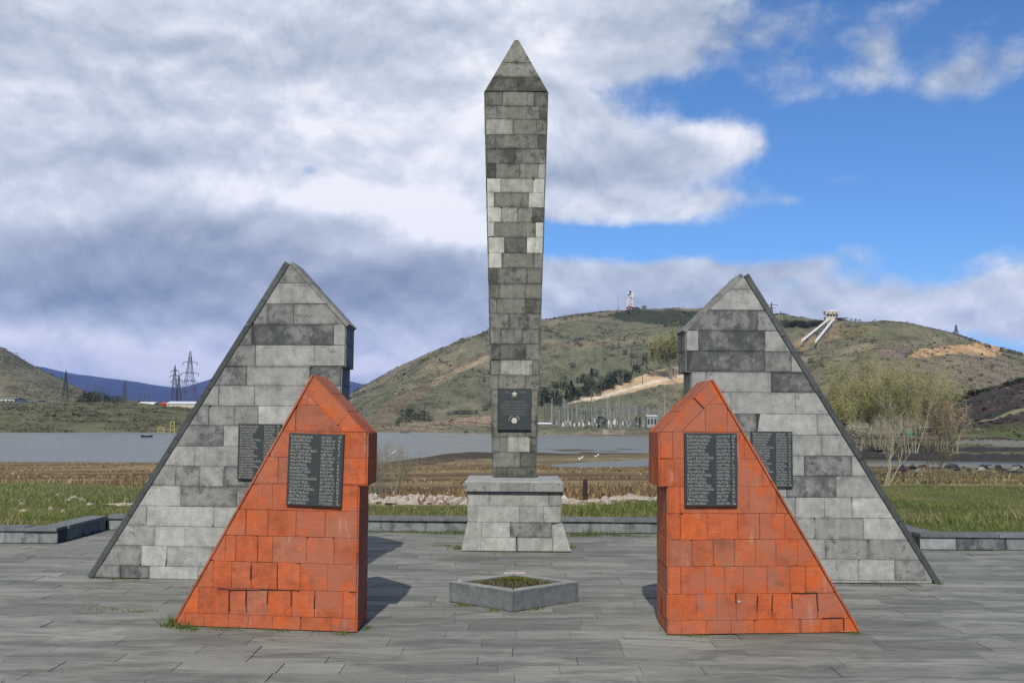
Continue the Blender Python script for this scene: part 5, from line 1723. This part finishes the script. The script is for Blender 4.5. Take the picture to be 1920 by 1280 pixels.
for (px, py, h) in [(841, 758, 5), (1080, 648, 9), (1088, 650, 8), (1074, 690, 10), (1150, 655, 5), (1172, 668, 8), (1186, 672, 9), (1146, 668, 4), (1222, 652, 7), (1230, 646, 6), (1190, 645, 4), (1208, 642, 5), (1170, 642, 4), (1134, 675, 5), (1260, 640, 5), (700, 760, 3), (900, 700, 4), (870, 690, 3), (1250, 655, 5)]:
    far_tree(px, py, h, 'round', 'small dark bush dotted on the open hillside behind the obelisk', 'bushes dotted over the hill', rnd, 1.1)
for k in range(40):
    px = rnd.uniform(1466, 1540); far_tree(px, 613 + rnd.uniform(-2, 3), rnd.uniform(8, 12), 'round', 'dark tree in the row on the crest left of the white building', 'trees on the crest', rnd, 1.1)
for (px, py, h) in [(1596, 601, 5), (1604, 602, 5), (1612, 603, 5), (1640, 601, 4), (1880, 660, 8), (1900, 664, 8), (1892, 662, 8), (1912, 668, 8), (1655, 676, 5), (1665, 678, 6), (1748, 668, 5), (1850, 650, 6), (1700, 670, 5), (1720, 690, 6), (1800, 700, 6), (1775, 692, 5), (1840, 705, 6), (1860, 690, 5), (1820, 715, 7), (1520, 680, 9), (1545, 690, 9), (1500, 668, 8)]:
    far_tree(px, py, h, 'round', 'small dark bush scattered over the right-hand hill', 'bushes scattered on the right hill', rnd, 1.3)
for k in range(34):
    s = k / 33; px = 1782 + s * 150; py = 752 - s * 42 + rnd.uniform(0, 6)
    d = 272; r = ray(px, py); far_tree(px, py, rnd.uniform(9, 17), 'round', 'dark bush in the hedge along the crest of the dark slope at the right', 'hedge on the dark slope', rnd, 1.2, pos=Vector((r.x / r.y * d, d, z_at(px, py + 6, d))))
# left bank trees
for (px, h) in [(146, 12), (154, 16), (162, 20), (172, 22), (182, 19), (190, 20), (200, 15), (208, 14), (216, 15), (224, 14), (168, 16), (178, 20)]:
    d = 352 + rnd.uniform(-8, 12); r = ray(px, 758); x = r.x / r.y * d
    far_tree(px, 758, h, 'round', 'dark green tree in the clump on the far bank at the left', 'trees on the far bank', rnd, .9, pos=Vector((x, d, tz(x, d))))
d = 372; r = ray(233, 758); x = r.x / r.y * d
e_ = far_tree(233, 758, 43, 'pine', 'slender pale poplar standing on the far bank at the left', None, rnd, .38, 'poplar_tree', pos=Vector((x, d, tz(x, d))))
mb = MB(); rr = random.Random(8)
for k in range(420):
    z = rr.uniform(.08, 1); q = .10 * math.sin(min(1, (1 - z) * 1.6 + .15) * 1.5) * math.sqrt(rr.random()); a = rr.uniform(0, 6.28)
    c = Vector((q * math.cos(a), q * math.sin(a), z)); u = Vector((rr.gauss(0, .5), rr.gauss(0, .5), 1)).normalized() * .03; v = u.orthogonal().normalized() * .008
    g = rr.uniform(.7, 1.3); mb.face([c - u, c + v, c + u, c - v], col=(.20 * g, .20 * g, .11 * g))
for ch in list(e_.children):
    if ch.name.startswith('crown'): bpy.data.objects.remove(ch)
mb.build('crown', M_LEAF, e_); e_.scale = (e_.scale.z * 1.0, e_.scale.z * 1.0, e_.scale.z)

# ------------------------------------------------------------------ far structures
def on(px, d, dy=0.0):
    r = ray(px, 790); x = r.x / r.y * d
    return Vector((x, d, tz(x, d) + dy))
def top_h(px, ytop, p): return z_at(px, ytop, p.y) - p.z

def pylon(px, d, ytop, label, arms, wb=.16, mat=None, group=None, thick=1.0, single=False):
    p = on(px, d, -.3); H = top_h(px, ytop, p)
    E = empty('pylon', p, label, 'pylon', group)
    t = d / 1900 * .95 * thick
    tb = MB()
    N = 7
    lev = [0, .28, .48, .62, .73, .82, .90, 1.0]
    wid = lambda f: wb * H * (1 - f) ** 1.25 + .012 * H if f < .98 else .002 * H
    for i in range(N):
        f0, f1 = lev[i], lev[i + 1]; w0, w1 = wid(f0), wid(f1)
        c0 = [Vector((sx * w0, sy * w0, f0 * H)) for sx, sy in ((-1, -1), (1, -1), (1, 1), (-1, 1))]
        c1 = [Vector((sx * w1, sy * w1, f1 * H)) for sx, sy in ((-1, -1), (1, -1), (1, 1), (-1, 1))]
        for k in range(4):
            tb.tube(c0[k], c1[k], t * .5, t * .45, n=4)
            j = (k + 1) % 4
            tb.tube(c0[k], c1[j], t * .26, n=3); tb.tube(c0[j], c1[k], t * .26, n=3); tb.tube(c1[k], c1[j], t * .26, n=3)
    tb.build('tower', mat or M_STEEL, E)
    for (f, half) in arms:
        ab = MB(); z = f * H; a = half * H
        for s in (-1, 1):
            ab.tube((0, 0, z + .03 * H), (s * a, 0, z), t * .45, n=4); ab.tube((0, 0, z), (s * a, 0, z), t * .45, n=4)
            ab.tube((s * a * .5, 0, z), (s * a * .5, 0, z + .015 * H), t * .3, n=3)
        o = ab.build('crossarm', mat or M_STEEL, E)
        for s in (-1, 1):
            ib = MB(); ib.tube((s * a, 0, z), (s * a, 0, z - .045 * H), t * .7, n=5); ib.build('insulator', mat or M_STEEL, o)
    return E
A3 = [(.80, .125), (.61, .15), (.47, .13)]
pylon(353, 470, 658, 'tallest lattice pylon, three-armed, left of the left gray monument', A3, .12)
pylon(325, 500, 684, 'narrower lattice pylon just left of the tallest pylon', [(.86, .09), (.74, .11), (.62, .09)], .07)
pylon(333, 620, 700, 'faint thinner lattice pylon between the two big pylons', [(.8, .09), (.6, .1)], .07)
pylon(120, 400, 694, 'lone lattice pylon before the left hill', A3, .085)
pylon(1797, 610, 608, 'small lattice pylon on the skyline of the right hill', [(.8, .16)], .18)
pylon(1449, 820, 566, 'lattice pylon on the skyline right of the right gray monument peak', [(.85, .3), (.7, .2)], .10)
pylon(1466, 830, 583, 'small low pylon just right of the skyline pylon', [(.85, .4)], .10)
def pole(px, d, ytop, label, group, arm=True, mat=None, pos=None, w=1.0, name='utility_pole', arms=1):
    p = pos or on(px, d, -.2); H = top_h(px, ytop, p)
    E = empty(name, p, label, 'pole', group)
    t = p.y / 1900 * .55 * w
    mb = MB(); mb.tube((0, 0, 0), (0, 0, H), t, t * .7, n=6); mb.build('mast', mat or M_STEEL, E)
    if arm:
        ab = MB()
        for k in range(arms): ab.tube((-.10 * H, 0, H * (.93 - .1 * k)), (.10 * H, 0, H * (.93 - .1 * k)), t * .8, n=4)
        ab.build('crossarm', mat or M_STEEL, E)
    return E
for px, yt, d in ((161, 717, 400), (176, 719, 410), (183, 722, 430), (203, 734, 400)): pole(px, d, yt, 'thin dark pole standing behind the tree clump on the left bank', 'poles on the left bank')
for px, yt, d in ((262, 738, 380), (269, 735, 385), (277, 740, 390)): pole(px, d, yt, 'thin dark pole behind the white-roofed shed', 'poles by the white shed', arms=2)
for px, yt, yb in ((1116, 650, 688), (1131, 648, 692), (1184, 650, 690), (1194, 648, 672), (1205, 690, 722), (1113, 655, 670), (796, 752, 788), (1270, 587, 611), (1280, 587, 611)):
    p = at_px(px, yb); pole(px, 0, yt, 'dark wooden power pole on the slope of the main hill', 'power poles on the hill', pos=p)
for px, yt in ((1283, 573), (1301, 577), (1313, 578), (1262, 579), (1159, 557)):
    pole(px, 885, yt, 'thin skyline pole on the hill crest', 'poles on the crest', arm=False, w=.8)

def hill_tower():
    d = 892; p = on(1181, d, -.5); H = top_h(1181, 546, p)
    E = empty('radio_tower', p, 'red and white lattice radio tower on the crest of the main hill', 'tower')
    w = 5.5 * d / 1900; t = d / 1900 * .9
    for k in range(5):
        mb = MB(); z0, z1 = H * k / 5, H * (k + 1) / 5
        ww = w * (1 - .12 * k)
        for sx, sy in ((-1, -1), (1, -1), (1, 1), (-1, 1)): mb.tube((sx * ww, sy * ww, z0), (sx * ww * .9, sy * ww * .9, z1), t, n=4)
        for s in (-1, 1):
            mb.tube((-ww, s * ww, z0), (ww, s * ww, z1), t * .7, n=3); mb.tube((ww, s * ww, z0), (-ww, s * ww, z1), t * .7, n=3)
        mb.box((-ww, -ww, z1 - t), (ww, ww, z1 + t * .2))
        mb.build('section', (M_RED, M_WHITE, M_WHITE, M_WHITE, M_STEEL)[k], E)
    for s, z in ((-1, .9), (1, .86), (1, .72)):
        mb = MB(); mb.tube((s * w * .7, -w * 1.3, H * z), (s * w * .7, -w * 1.0, H * z), t * 2.6, n=10); mb.build('dish', M_WHITE, E)
    def hut(px, w_, h_, mat, label, roofm):
        q = on(px, d - 6, -.4); k = q.y / 1900
        E2 = empty('hut', q, label, 'hut')
        a, b = w_ * k / 2, h_ * k
        mb = MB(); mb.box((-a, 0, 0), (a, a * 1.4, b)); mb.build('wall', mat, E2)
        mb = MB(); mb.prism([(-a * 1.1, -.3, b), (a * 1.1, -.3, b), (0, -.3, b * 1.3)], (0, a * 1.4 + .6, 0)); mb.build('roof', roofm, E2)
        mb = MB(); mb.box((-a * .3, -.08, b * .1), (a * .3, -.02, b * .8)); mb.build('door', M_DARKW, E2)
    hut(1167, 8, 3.5, M_WHITE, 'tiny white hut left of the radio tower on the hill crest', M_WHITE)
    hut(1193, 13, 5, M_STEEL, 'low dark hut right of the radio tower on the hill crest', M_STEEL)
    hut(1209, 9, 7, M_CONC, 'gray hut farther right of the radio tower on the hill crest', M_CONC)
hill_tower()

def hilltop_building():
    d = 600; k = d / 1900
    p = on(1562, d, 0); p.z = z_at(1562, 604, d)
    E = empty('control_building', p, 'white two-storey building on the right hill above the two pipes', 'building')
    w1 = 17 * k
    h = lambda ypx: (606 - ypx) * k
    mb = MB(); mb.box((-10 * k, 0, -14), (7 * k, 14 * k, h(595))); mb.build('wall', M_CREAM, E)
    mb = MB()
    for x in (-9.5, -3.5, 2.5, 8, 13.5): mb.box((x * k - .35 * k, .2, h(595)), (x * k + .35 * k, 1.2, h(590.5)))
    mb.box((-8 * k, 2 * k, h(595)), (12 * k, 10 * k, h(590.5)), mi=1)
    mb.build('gallery', [M_WHITE, M_DARKW], E)
    mb = MB(); mb.box((-11 * k, -.4 * k, h(590.5)), (14.5 * k, 13 * k, h(585.5))); f = mb.build('upper_storey', M_CREAM, E)
    for x in (-5, 2.5, 9):
        mb = MB(); mb.box((x * k - 1.3 * k, -.55 * k, h(589.4)), (x * k + 1.3 * k, -.42 * k, h(587.2))); mb.build('window', M_DARKW, f)
    mb = MB(); mb.prism([(-12 * k, -1 * k, h(585.4)), (15.5 * k, -1 * k, h(585.4)), (12 * k, -1 * k, h(583)), (0, -1 * k, h(582.4))], (0, 14.6 * k, 0)); mb.build('roof', M_WHITE, E)
    q = Vector((p.x, p.y, p.z))
    E2 = empty('retaining_wall', q + Vector((8 * k, 0, 0)), 'ochre stone retaining wall right of the white hill building', 'wall')
    mb = MB()
    mb.hexa([Vector(v) for v in ((0, 1, -14), (46 * k, 6, -16), (46 * k, 12, -16), (0, 12, -14), (0, 1, 8.2 * k), (30 * k, 6, 6.5 * k), (30 * k, 12, 6.5 * k), (0, 12, 8.2 * k))])
    mb.build('wall', M_OCHRE, E2)
    mb = MB(); mb.box((0, .6, 8.3 * k), (26 * k, 6, 9.2 * k)); mb.build('coping', M_CONC, E2)
    # two penstock pipes down the slope
    for i, ((xa, ya), (xb, yb)) in enumerate((((1552, 611), (1504, 653)), ((1562, 611), (1530, 653)))):
        A = at_px(xa, ya + 2); B = at_px(xb, yb)
        up = Vector((0, 0, 3.4))
        E3 = empty('pipe', B, ['left white water pipe running down the right hill', 'right white water pipe running down the right hill'][i], 'pipe', 'water pipes on the hill')
        mb = MB(); n = 7
        dA = A + up - B; dB = Vector((0, 0, 3.2))
        rr = 2.0 * k
        mb.tube(dB, dA, rr, n=10); mb.build('pipe_body', M_WHITE, E3, False)
        for s in range(n):
            c = dB + (dA - dB) * ((s + .5) / n)
            sb = MB(); sb.box((c.x - rr * .7, c.y - rr * .6, c.z - rr - 5), (c.x + rr * .7, c.y + rr * .6, c.z - rr * .6)); sb.build('support', M_CONC, E3)
            dirn = (dA - dB).normalized()
hilltop_building()

def house(name, label, px0, px1, d, ytop, ybase, wallm, roofm, roof=.25, depth=None, wins=0, cat='building', group=None, shed=False):
    k = d / 1900; a = on((px0 + px1) / 2, d); a.z = z_at((px0 + px1) / 2, ybase, d)
    E = empty(name, a, label, cat, group)
    w = (px1 - px0) * k; H = (ybase - ytop) * k; dp = depth or w * .6
    hw = H * (1 - roof)
    mb = MB(); mb.box((-w / 2, 0, -2.5), (w / 2, dp, hw)); wl_ = mb.build('wall', wallm, E)
    mb = MB()
    ov = .04 * w
    mb.prism([(-w / 2 - ov, -.3, hw + .003), (-w / 2 - ov, dp + .3, hw + .003), (-w / 2 - ov + .001, dp / 2, H)], (w + 2 * ov, 0, 0)) if not shed else mb.hexa([Vector(v) for v in ((-w / 2 - ov, -.4, hw), (w / 2 + ov, -.4, hw), (w / 2 + ov, dp, H), (-w / 2 - ov, dp, H), (-w / 2 - ov, -.4, hw + .25), (w / 2 + ov, -.4, hw + .25), (w / 2 + ov, dp, H + .25), (-w / 2 - ov, dp, H + .25))])
    mb.build('roof', roofm, E)
    for i in range(wins):
        x = -w / 2 + w * (i + .5) / wins; s = w / wins * .28
        mb = MB(); mb.box((x - s, -.06, hw * .35), (x + s, .02, hw * .78)); mb.build('window', M_DARKW, E)
    return E
house('shed', 'long cream shed with white tin roof on the far bank, red gable', 312, 372, 345, 752, 770, M_CREAM, M_TIN, .28, 9, 0)
house('shed', 'small dark red gable shed at the left end of the white-roofed shed', 297, 312, 348, 753, 768, M_RED, M_RED, .3, 8)
house('house', 'long low red building on the far bank left of the white kiosk', 229, 262, 350, 757, 765, M_RED, M_RED, .25, 8, 3)
house('house', 'small white hip-roofed kiosk beside the red building on the far bank', 256, 284, 346, 753, 765, M_WHITE, M_WHITE, .45, 8, 3)
house('barn', 'long low white building with dark windows at the far left edge', -30, 24, 400, 745, 757, M_WHITE, M_CONC, .2, 10, 7)
house('barn', 'long low white building second from the left edge below the left hill', 30, 66, 410, 750, 757.5, M_WHITE, M_CONC, .2, 10, 6)
house('barn', 'low white farm building under the left hill nearest the lone pylon', 68, 108, 420, 751, 758, M_WHITE, M_CONC, .2, 10, 6)

# ------------------------------------------------------------------ substation on the far shore
def substation():
    rnd = random.Random(12)
    posts = [(1035, 746), (1057, 746), (1065, 756), (1081, 758), (1098, 760), (1109, 745), (1115, 748), (1138, 746), (1143, 756), (1160, 744), (1168, 752), (1180, 758), (1192, 758), (1205, 760), (1120, 760), (1073, 765), (1049, 768), (1090, 766), (1131, 766), (1152, 765), (1215, 763), (1228, 765)]
    for px, yt in posts:
        d = 372 + rnd.uniform(-14, 18); p = on(px, d, -.2); H = top_h(px, yt, p)
        E = empty('substation_post', p, 'pale gray lattice post in the electrical substation across the lake', 'post', 'posts of the electrical substation')
        mb = MB(); s = .22; t = .10
        for sx, sy in ((-1, -1), (1, -1), (1, 1), (-1, 1)): mb.tube((sx * s, sy * s, 0), (sx * s * .5, sy * s * .5, H), t, n=3)
        n = 6
        for i in range(n):
            a, b = H * i / n, H * (i + 1) / n
            mb.tube((-s, -s, a), (s, -s, b), t * .6, n=3)
        mb.build('mast', M_GALV, E)
        if rnd.random() < .6:
            ab = MB(); ab.tube((-1.6, 0, H * .8), (1.6, 0, H * .8), t, n=3); ab.build('crossarm', M_GALV, E)
    for (a, b, y) in ((1035, 1057, 766), (1057, 1080, 764), (1081, 1098, 768), (1109, 1138, 764), (1138, 1160, 763), (1160, 1192, 764), (1098, 1131, 772), (1180, 1215, 770)):
        d = 372; p0 = on(a, d); p1 = on(b, d); z = z_at((a + b) / 2, y, d)
        E = empty('gantry', (p0 + p1) / 2, 'pale gray steel gantry spanning posts of the substation across the lake', 'gantry', 'gantries of the electrical substation')
        L = (p1 - p0).length / 2; zz = z - E.location.z
        mb = MB()
        for dz in (0, .5): mb.tube((-L, 0, zz + dz), (L, 0, zz + dz), .09, n=3)
        for i in range(8): mb.tube((-L + i * L / 4, 0, zz), (-L + (i + 1) * L / 4, 0, zz + .5), .05, n=3)
        mb.build('beam', M_GALV, E)
        for s in (-1, 1):
            mb = MB(); mb.tube((s * L, 0, -.3), (s * L, 0, zz + .5), .13, n=4); mb.build('leg', M_GALV, E)
    for i in range(64):
        px = rnd.uniform(1032, 1238); d = rnd.uniform(352, 420); p = on(px, d, -.2); H = top_h(px, rnd.uniform(752, 790), p)
        E = empty('substation_post', p, 'thin steel or wooden post in the tangle of the electrical substation', 'post', 'thin posts of the electrical substation')
        mb = MB(); mb.tube((0, 0, 0), (0, 0, H), .12, .09, n=4); mb.build('mast', rnd.choice((M_GALV, M_STEEL, M_CONC)), E)
        if rnd.random() < .7:
            w_ = rnd.uniform(1.5, 5); ab = MB(); ab.tube((-w_, 0, H * .9), (w_, 0, H * .9), .07, n=3)
            for q in (-.8, 0, .8): ab.tube((w_ * q, 0, H * .9), (w_ * q, 0, H * .9 + .8), .06, n=3)
            ab.build('crossarm', M_GALV, E)
    for i in range(48):
        px = 1040 + i * 4.2 + rnd.uniform(-2, 2); d = 345 + rnd.uniform(-8, 20); p = on(px, d, -.2); k = d / 1900
        E = empty('switchgear', p, 'small gray switchgear unit inside the substation across the lake', 'equipment', 'switchgear units of the substation')
        w = rnd.uniform(1.5, 3.2) * k; h = rnd.uniform(8, 17) * k
        mat = rnd.choice((M_GALV, M_GALV, M_STEEL, M_CONC))
        mb = MB(); mb.box((-w / 2, -w / 3, 0), (w / 2, w / 3, h * .45)); mb.build('cabinet', mat, E)
        mb = MB()
        for s in (-1, 0, 1): mb.tube((s * w * .35, 0, h * .45), (s * w * .35, 0, h), .10, n=4)
        mb.tube((-w * .6, 0, h), (w * .6, 0, h), .08, n=3)
        mb.build('insulator', rnd.choice((M_GALV, M_WHITE, M_STEEL)), E)
    house('kiosk', 'small white frame building at the right end of the substation', 1213, 1232, 340, 778, 803, M_GALV, M_WHITE, .08, 5, 3)
    house('shed', 'low white-roofed shed by the shore just right of the obelisk', 1006, 1033, 345, 792, 801, M_CONC, M_WHITE, .3, 6, 0)
    for px, w in ((1128, 18), (1197, 16)):
        p = at_px(px, 803); far_tree(px, 803, 22, 'round', 'ochre-brown leafless bush in front of the substation', 'brown bushes by the substation', rnd, w / 22, 'bush', pos=on(px, 330, -.2))
    pole(1246, 380, 737, 'tall pale concrete pole at the right end of the substation', None, False, M_GALV, w=1.6)
    for px in (1021, 1078, 1108, 1051): pole(px, 350, 762 if px != 1108 else 750, 'short dark pole before the substation', 'dark poles before the substation', False)
substation()

# ------------------------------------------------------------------ boats, frames, right-hand clutter
def boat(px, py, wpx, label, mat, zoff=0.0, tilt=0):
    d = d_at(px, py, WATER); r = ray(px, py); k = d / 1900
    E = empty('boat', (r.x / r.y * d, d, WATER + .12 + zoff), label, 'boat')
    L = wpx * k / 2; W_ = L * .28; H = L * .22
    mb = MB(); n = 10
    prof = []
    for i in range(n + 1):
        s = -1 + 2 * i / n; w = W_ * (1 - abs(s) ** 2.4); sh = H * (1 + .8 * s * s)
        prof.append([Vector((s * L, -w, sh)), Vector((s * L * .92, -w * .6, -H * .2)), Vector((s * L * .92, w * .6, -H * .2)), Vector((s * L, w, sh))])
    for a, b in zip(prof[:-1], prof[1:]):
        for i in range(3): mb.face([a[i], b[i], b[i + 1], a[i + 1]])
    mb.build('hull', mat, E)
    for s in (-.35, .3):
        mb = MB(); mb.box((s * L - .12 * L, -W_ * .9, H * .75), (s * L + .12 * L, W_ * .9, H * .85)); mb.build('bench', M_WOOD, E)
    E.rotation_euler = (0, tilt, .25)
boat(275, 820, 22, 'small dark rowing boat on the lake near the left far shore', M_WOOD)
boat(757, 812, 22, 'low gray boat by the far shore left of the obelisk', M_CONC)
boat(1151, 817, 44, 'pale upturned-ended rowing boat pulled up on the far shore before the substation', M_PALE, .3, .03)
def frame(px, py, label, hpx, wpx):
    p = at_px(px, py); k = p.y / 1900
    E = empty('metal_frame', p, label, 'frame', 'yellow frames on the far shore')
    for s in (-1, 1):
        mb = MB(); mb.tube((s * wpx * k / 2, 0, -.3), (s * wpx * k * .3, 0, hpx * k), .16, n=4); mb.build('leg', M_YEL, E)
    for f in (.35, .68, 1.0):
        mb = MB(); mb.tube((-wpx * k * .42, 0, hpx * k * f), (wpx * k * .42, 0, hpx * k * f), .12, n=4); mb.build('rung', M_YEL, E)
frame(323, 815, 'tall yellow steel frame on the far shore beside the left gray monument', 24, 10)
frame(302, 815, 'low yellow steel frame on the far shore left of the tall frame', 14, 16)

def long_wall(name, label, pa, pb, H, mat, cat='wall'):
    a = Vector(pa); b = Vector(pb); E = empty(name, a, label, cat)
    d = b - a; d.z = 0; u = d.normalized(); n = Vector((-u.y, u.x, 0)) * .5
    mb = MB(); m = 24
    r_ = random.Random(3)
    for i in range(m):
        p = d * (i / m); q = d * ((i + 1) / m); h = H * r_.uniform(.8, 1.12)
        mb.hexa([p, q, q + n, p + n] + [v + Vector((0, 0, h)) for v in (p, q, q + n, p + n)])
    mb.build('wall', mat, E)
def wpt(px, d, z): r = ray(px, 790); return (r.x / r.y * d, d, z)
long_wall('channel_wall', 'long dark concrete channel wall beyond the lawn at the right', wpt(1560, 122, -3.2), wpt(1990, 112, -3.2), 1.05, M_CONCD)
long_wall('channel_wall', 'pale broken channel kerb along the near side of the right-hand channel', wpt(1600, 101, -3.2), wpt(1990, 98, -3.2), .50, M_CONC)
long_wall('channel_wall', 'low dark broken wall nearest the dry grass at the right', wpt(1580, 84, -3.0), wpt(1990, 80, -3.0), .75, M_CONCD)
long_wall('channel_wall', 'short pale wall farther back at the right edge beyond the channel', wpt(1790, 152, -2.3), wpt(1920, 148, -2.3), 1.0, M_CONC)
long_wall('channel_wall', 'dark wall under the short pale wall at the right edge', wpt(1700, 140, -2.9), wpt(1990, 136, -2.9), .8, M_CONCD)
def table():
    d = 178; p = on(1738, d); k = d / 1900; p.z = z_at(1738, 808, d)
    E = empty('canopy', p, 'small flat gray canopy on thin legs beyond the willows at the right', 'canopy')
    mb = MB(); mb.box((-22 * k, -1, 6.5 * k), (22 * k, 2, 8.5 * k)); mb.build('roof', M_GALV, E)
    mb = MB(); mb.box((-21 * k, -.2, 3.5 * k), (21 * k, .4, 4.5 * k)); mb.build('bench', M_CONCD, E)
    for s in (-18, -4, 6, 18):
        mb = MB(); mb.box((s * k - .1, -.1, -1), (s * k + .1, .1, 6.5 * k)); mb.build('leg', M_STEEL, E)
    q = on(1705, d); q.z = z_at(1705, 816, d)
    E = empty('tank', q, 'small bright green tank beside the gray canopy', 'tank')
    mb = MB(); r_ = 5.5 * k
    pr = [(0, .9), (.2, 1), (.75, 1), (.95, .7), (1, .2)]
    N = 12
    rg = [[Vector((r_ * c * math.cos(i * 6.283 / N), r_ * c * math.sin(i * 6.283 / N), 8 * k * f)) for i in range(N)] for f, c in pr]
    for a, b in zip(rg[:-1], rg[1:]):
        for i in range(N): mb.face([a[i], a[(i + 1) % N], b[(i + 1) % N], b[i]])
    mb.face(rg[-1]); mb.build('shell', M_GREEN, E, True)
    mb = MB(); mb.tube((0, 0, 8 * k), (0, 0, 9 * k), r_ * .25, n=8); mb.build('lid', M_CONCD, E)
table()
def blossom():
    d = 110; px = 1607; r = ray(px, 830); x = r.x / r.y * d; z = z_at(px, 828, d)
    bush('blossom_bush', 'white-flowering bush against the slope of the right gray monument', 'bush', (x, d, z), 411, 14, (828 - 800) * d / 1900, .6, 3, .05, .10, 2, ((.40, .37, .30), (.34, .32, .24), (.22, .22, .14)), M_BARKP, base=.6)
blossom()
for i, (px, d, w, h, m_) in enumerate([(1590, 62, 26, 12, M_PALE), (1690, 64, 30, 9, M_WOOD), (1720, 62, 16, 8, M_CONC), (1905, 70, 22, 10, M_CONC), (1840, 75, 12, 6, M_PALE)]):
    r = ray(px, 880); x = r.x / r.y * d; k = d / 1900
    o = rock_mesh(170 + i, (w * k / 2, w * k / 3, h * k * .6)).build('rubble_heap', m_)
    o.location = (x, d, tz(x, d)); tag(o, ['pale rubble heap hard by the right gray monument slope', 'dark rubble heap between the two shrubs at the right', 'gray rubble heap left of the brown upright shrub', 'gray rubble heap at the far right by the channel', 'pale rubble heap by the channel right of the shrubs'][i], 'rubble')
rd_ = random.Random(91)
for k in range(26):
    px = rd_.uniform(1585, 1915); d = rd_.uniform(58, 112); r = ray(px, 880); x = r.x / r.y * d; kk = d / 1900
    w = rd_.uniform(6, 26)
    o = rock_mesh(700 + k, (w * kk / 2, w * kk / 4, rd_.uniform(2, 5) * kk)).build('broken_rock', rd_.choice((M_CONCD, M_WOOD, M_CONC, M_CONCD)))
    o.location = (x, d, tz(x, d)); o.rotation_euler = (0, 0, rd_.uniform(-.4, .4)); tag(o, 'dark broken rock lying along the channels beyond the lawn at the right', 'rock', 'broken rocks along the channels')
# gulls on the mud
for (px, py) in ((736, 852), (1117, 858), (1087, 863)):
    d = d_at(px, py, WATER); r = ray(px, py)
    mb = rock_mesh(int(px), (.16, .08, .09)); mb.tube((.2, 0, .16), (.36, 0, .34), .08, .06, n=5); mb.face([(-.25, -.08, .12), (-.6, 0, .2), (-.25, .08, .12)])
    o = mb.build('gull', M_WHITE); o.location = (r.x / r.y * d, d, WATER + .12); tag(o, 'white gull standing on the mud by the water', 'bird', 'gulls on the mud')

# ------------------------------------------------------------------ haze
def haze():
    m = bpy.data.materials.new('haze_air'); m.use_nodes = True
    n = m.node_tree; n.nodes.clear()
    v = n.nodes.new('ShaderNodeVolumePrincipled'); o = n.nodes.new('ShaderNodeOutputMaterial')
    v.inputs['Color'].default_value = (.22, .36, 1.0, 1)
    v.inputs['Density'].default_value = HAZE
    v.inputs['Anisotropy'].default_value = 0.0
    n.links.new(v.outputs[0], o.inputs['Volume'])
    mb = MB(); mb.box((-12500, -600, -8.0), (12500, 11500, 620))
    ob = mb.build('haze', m); tag(ob, kind='stuff')
HAZE = 6.0e-5
haze()
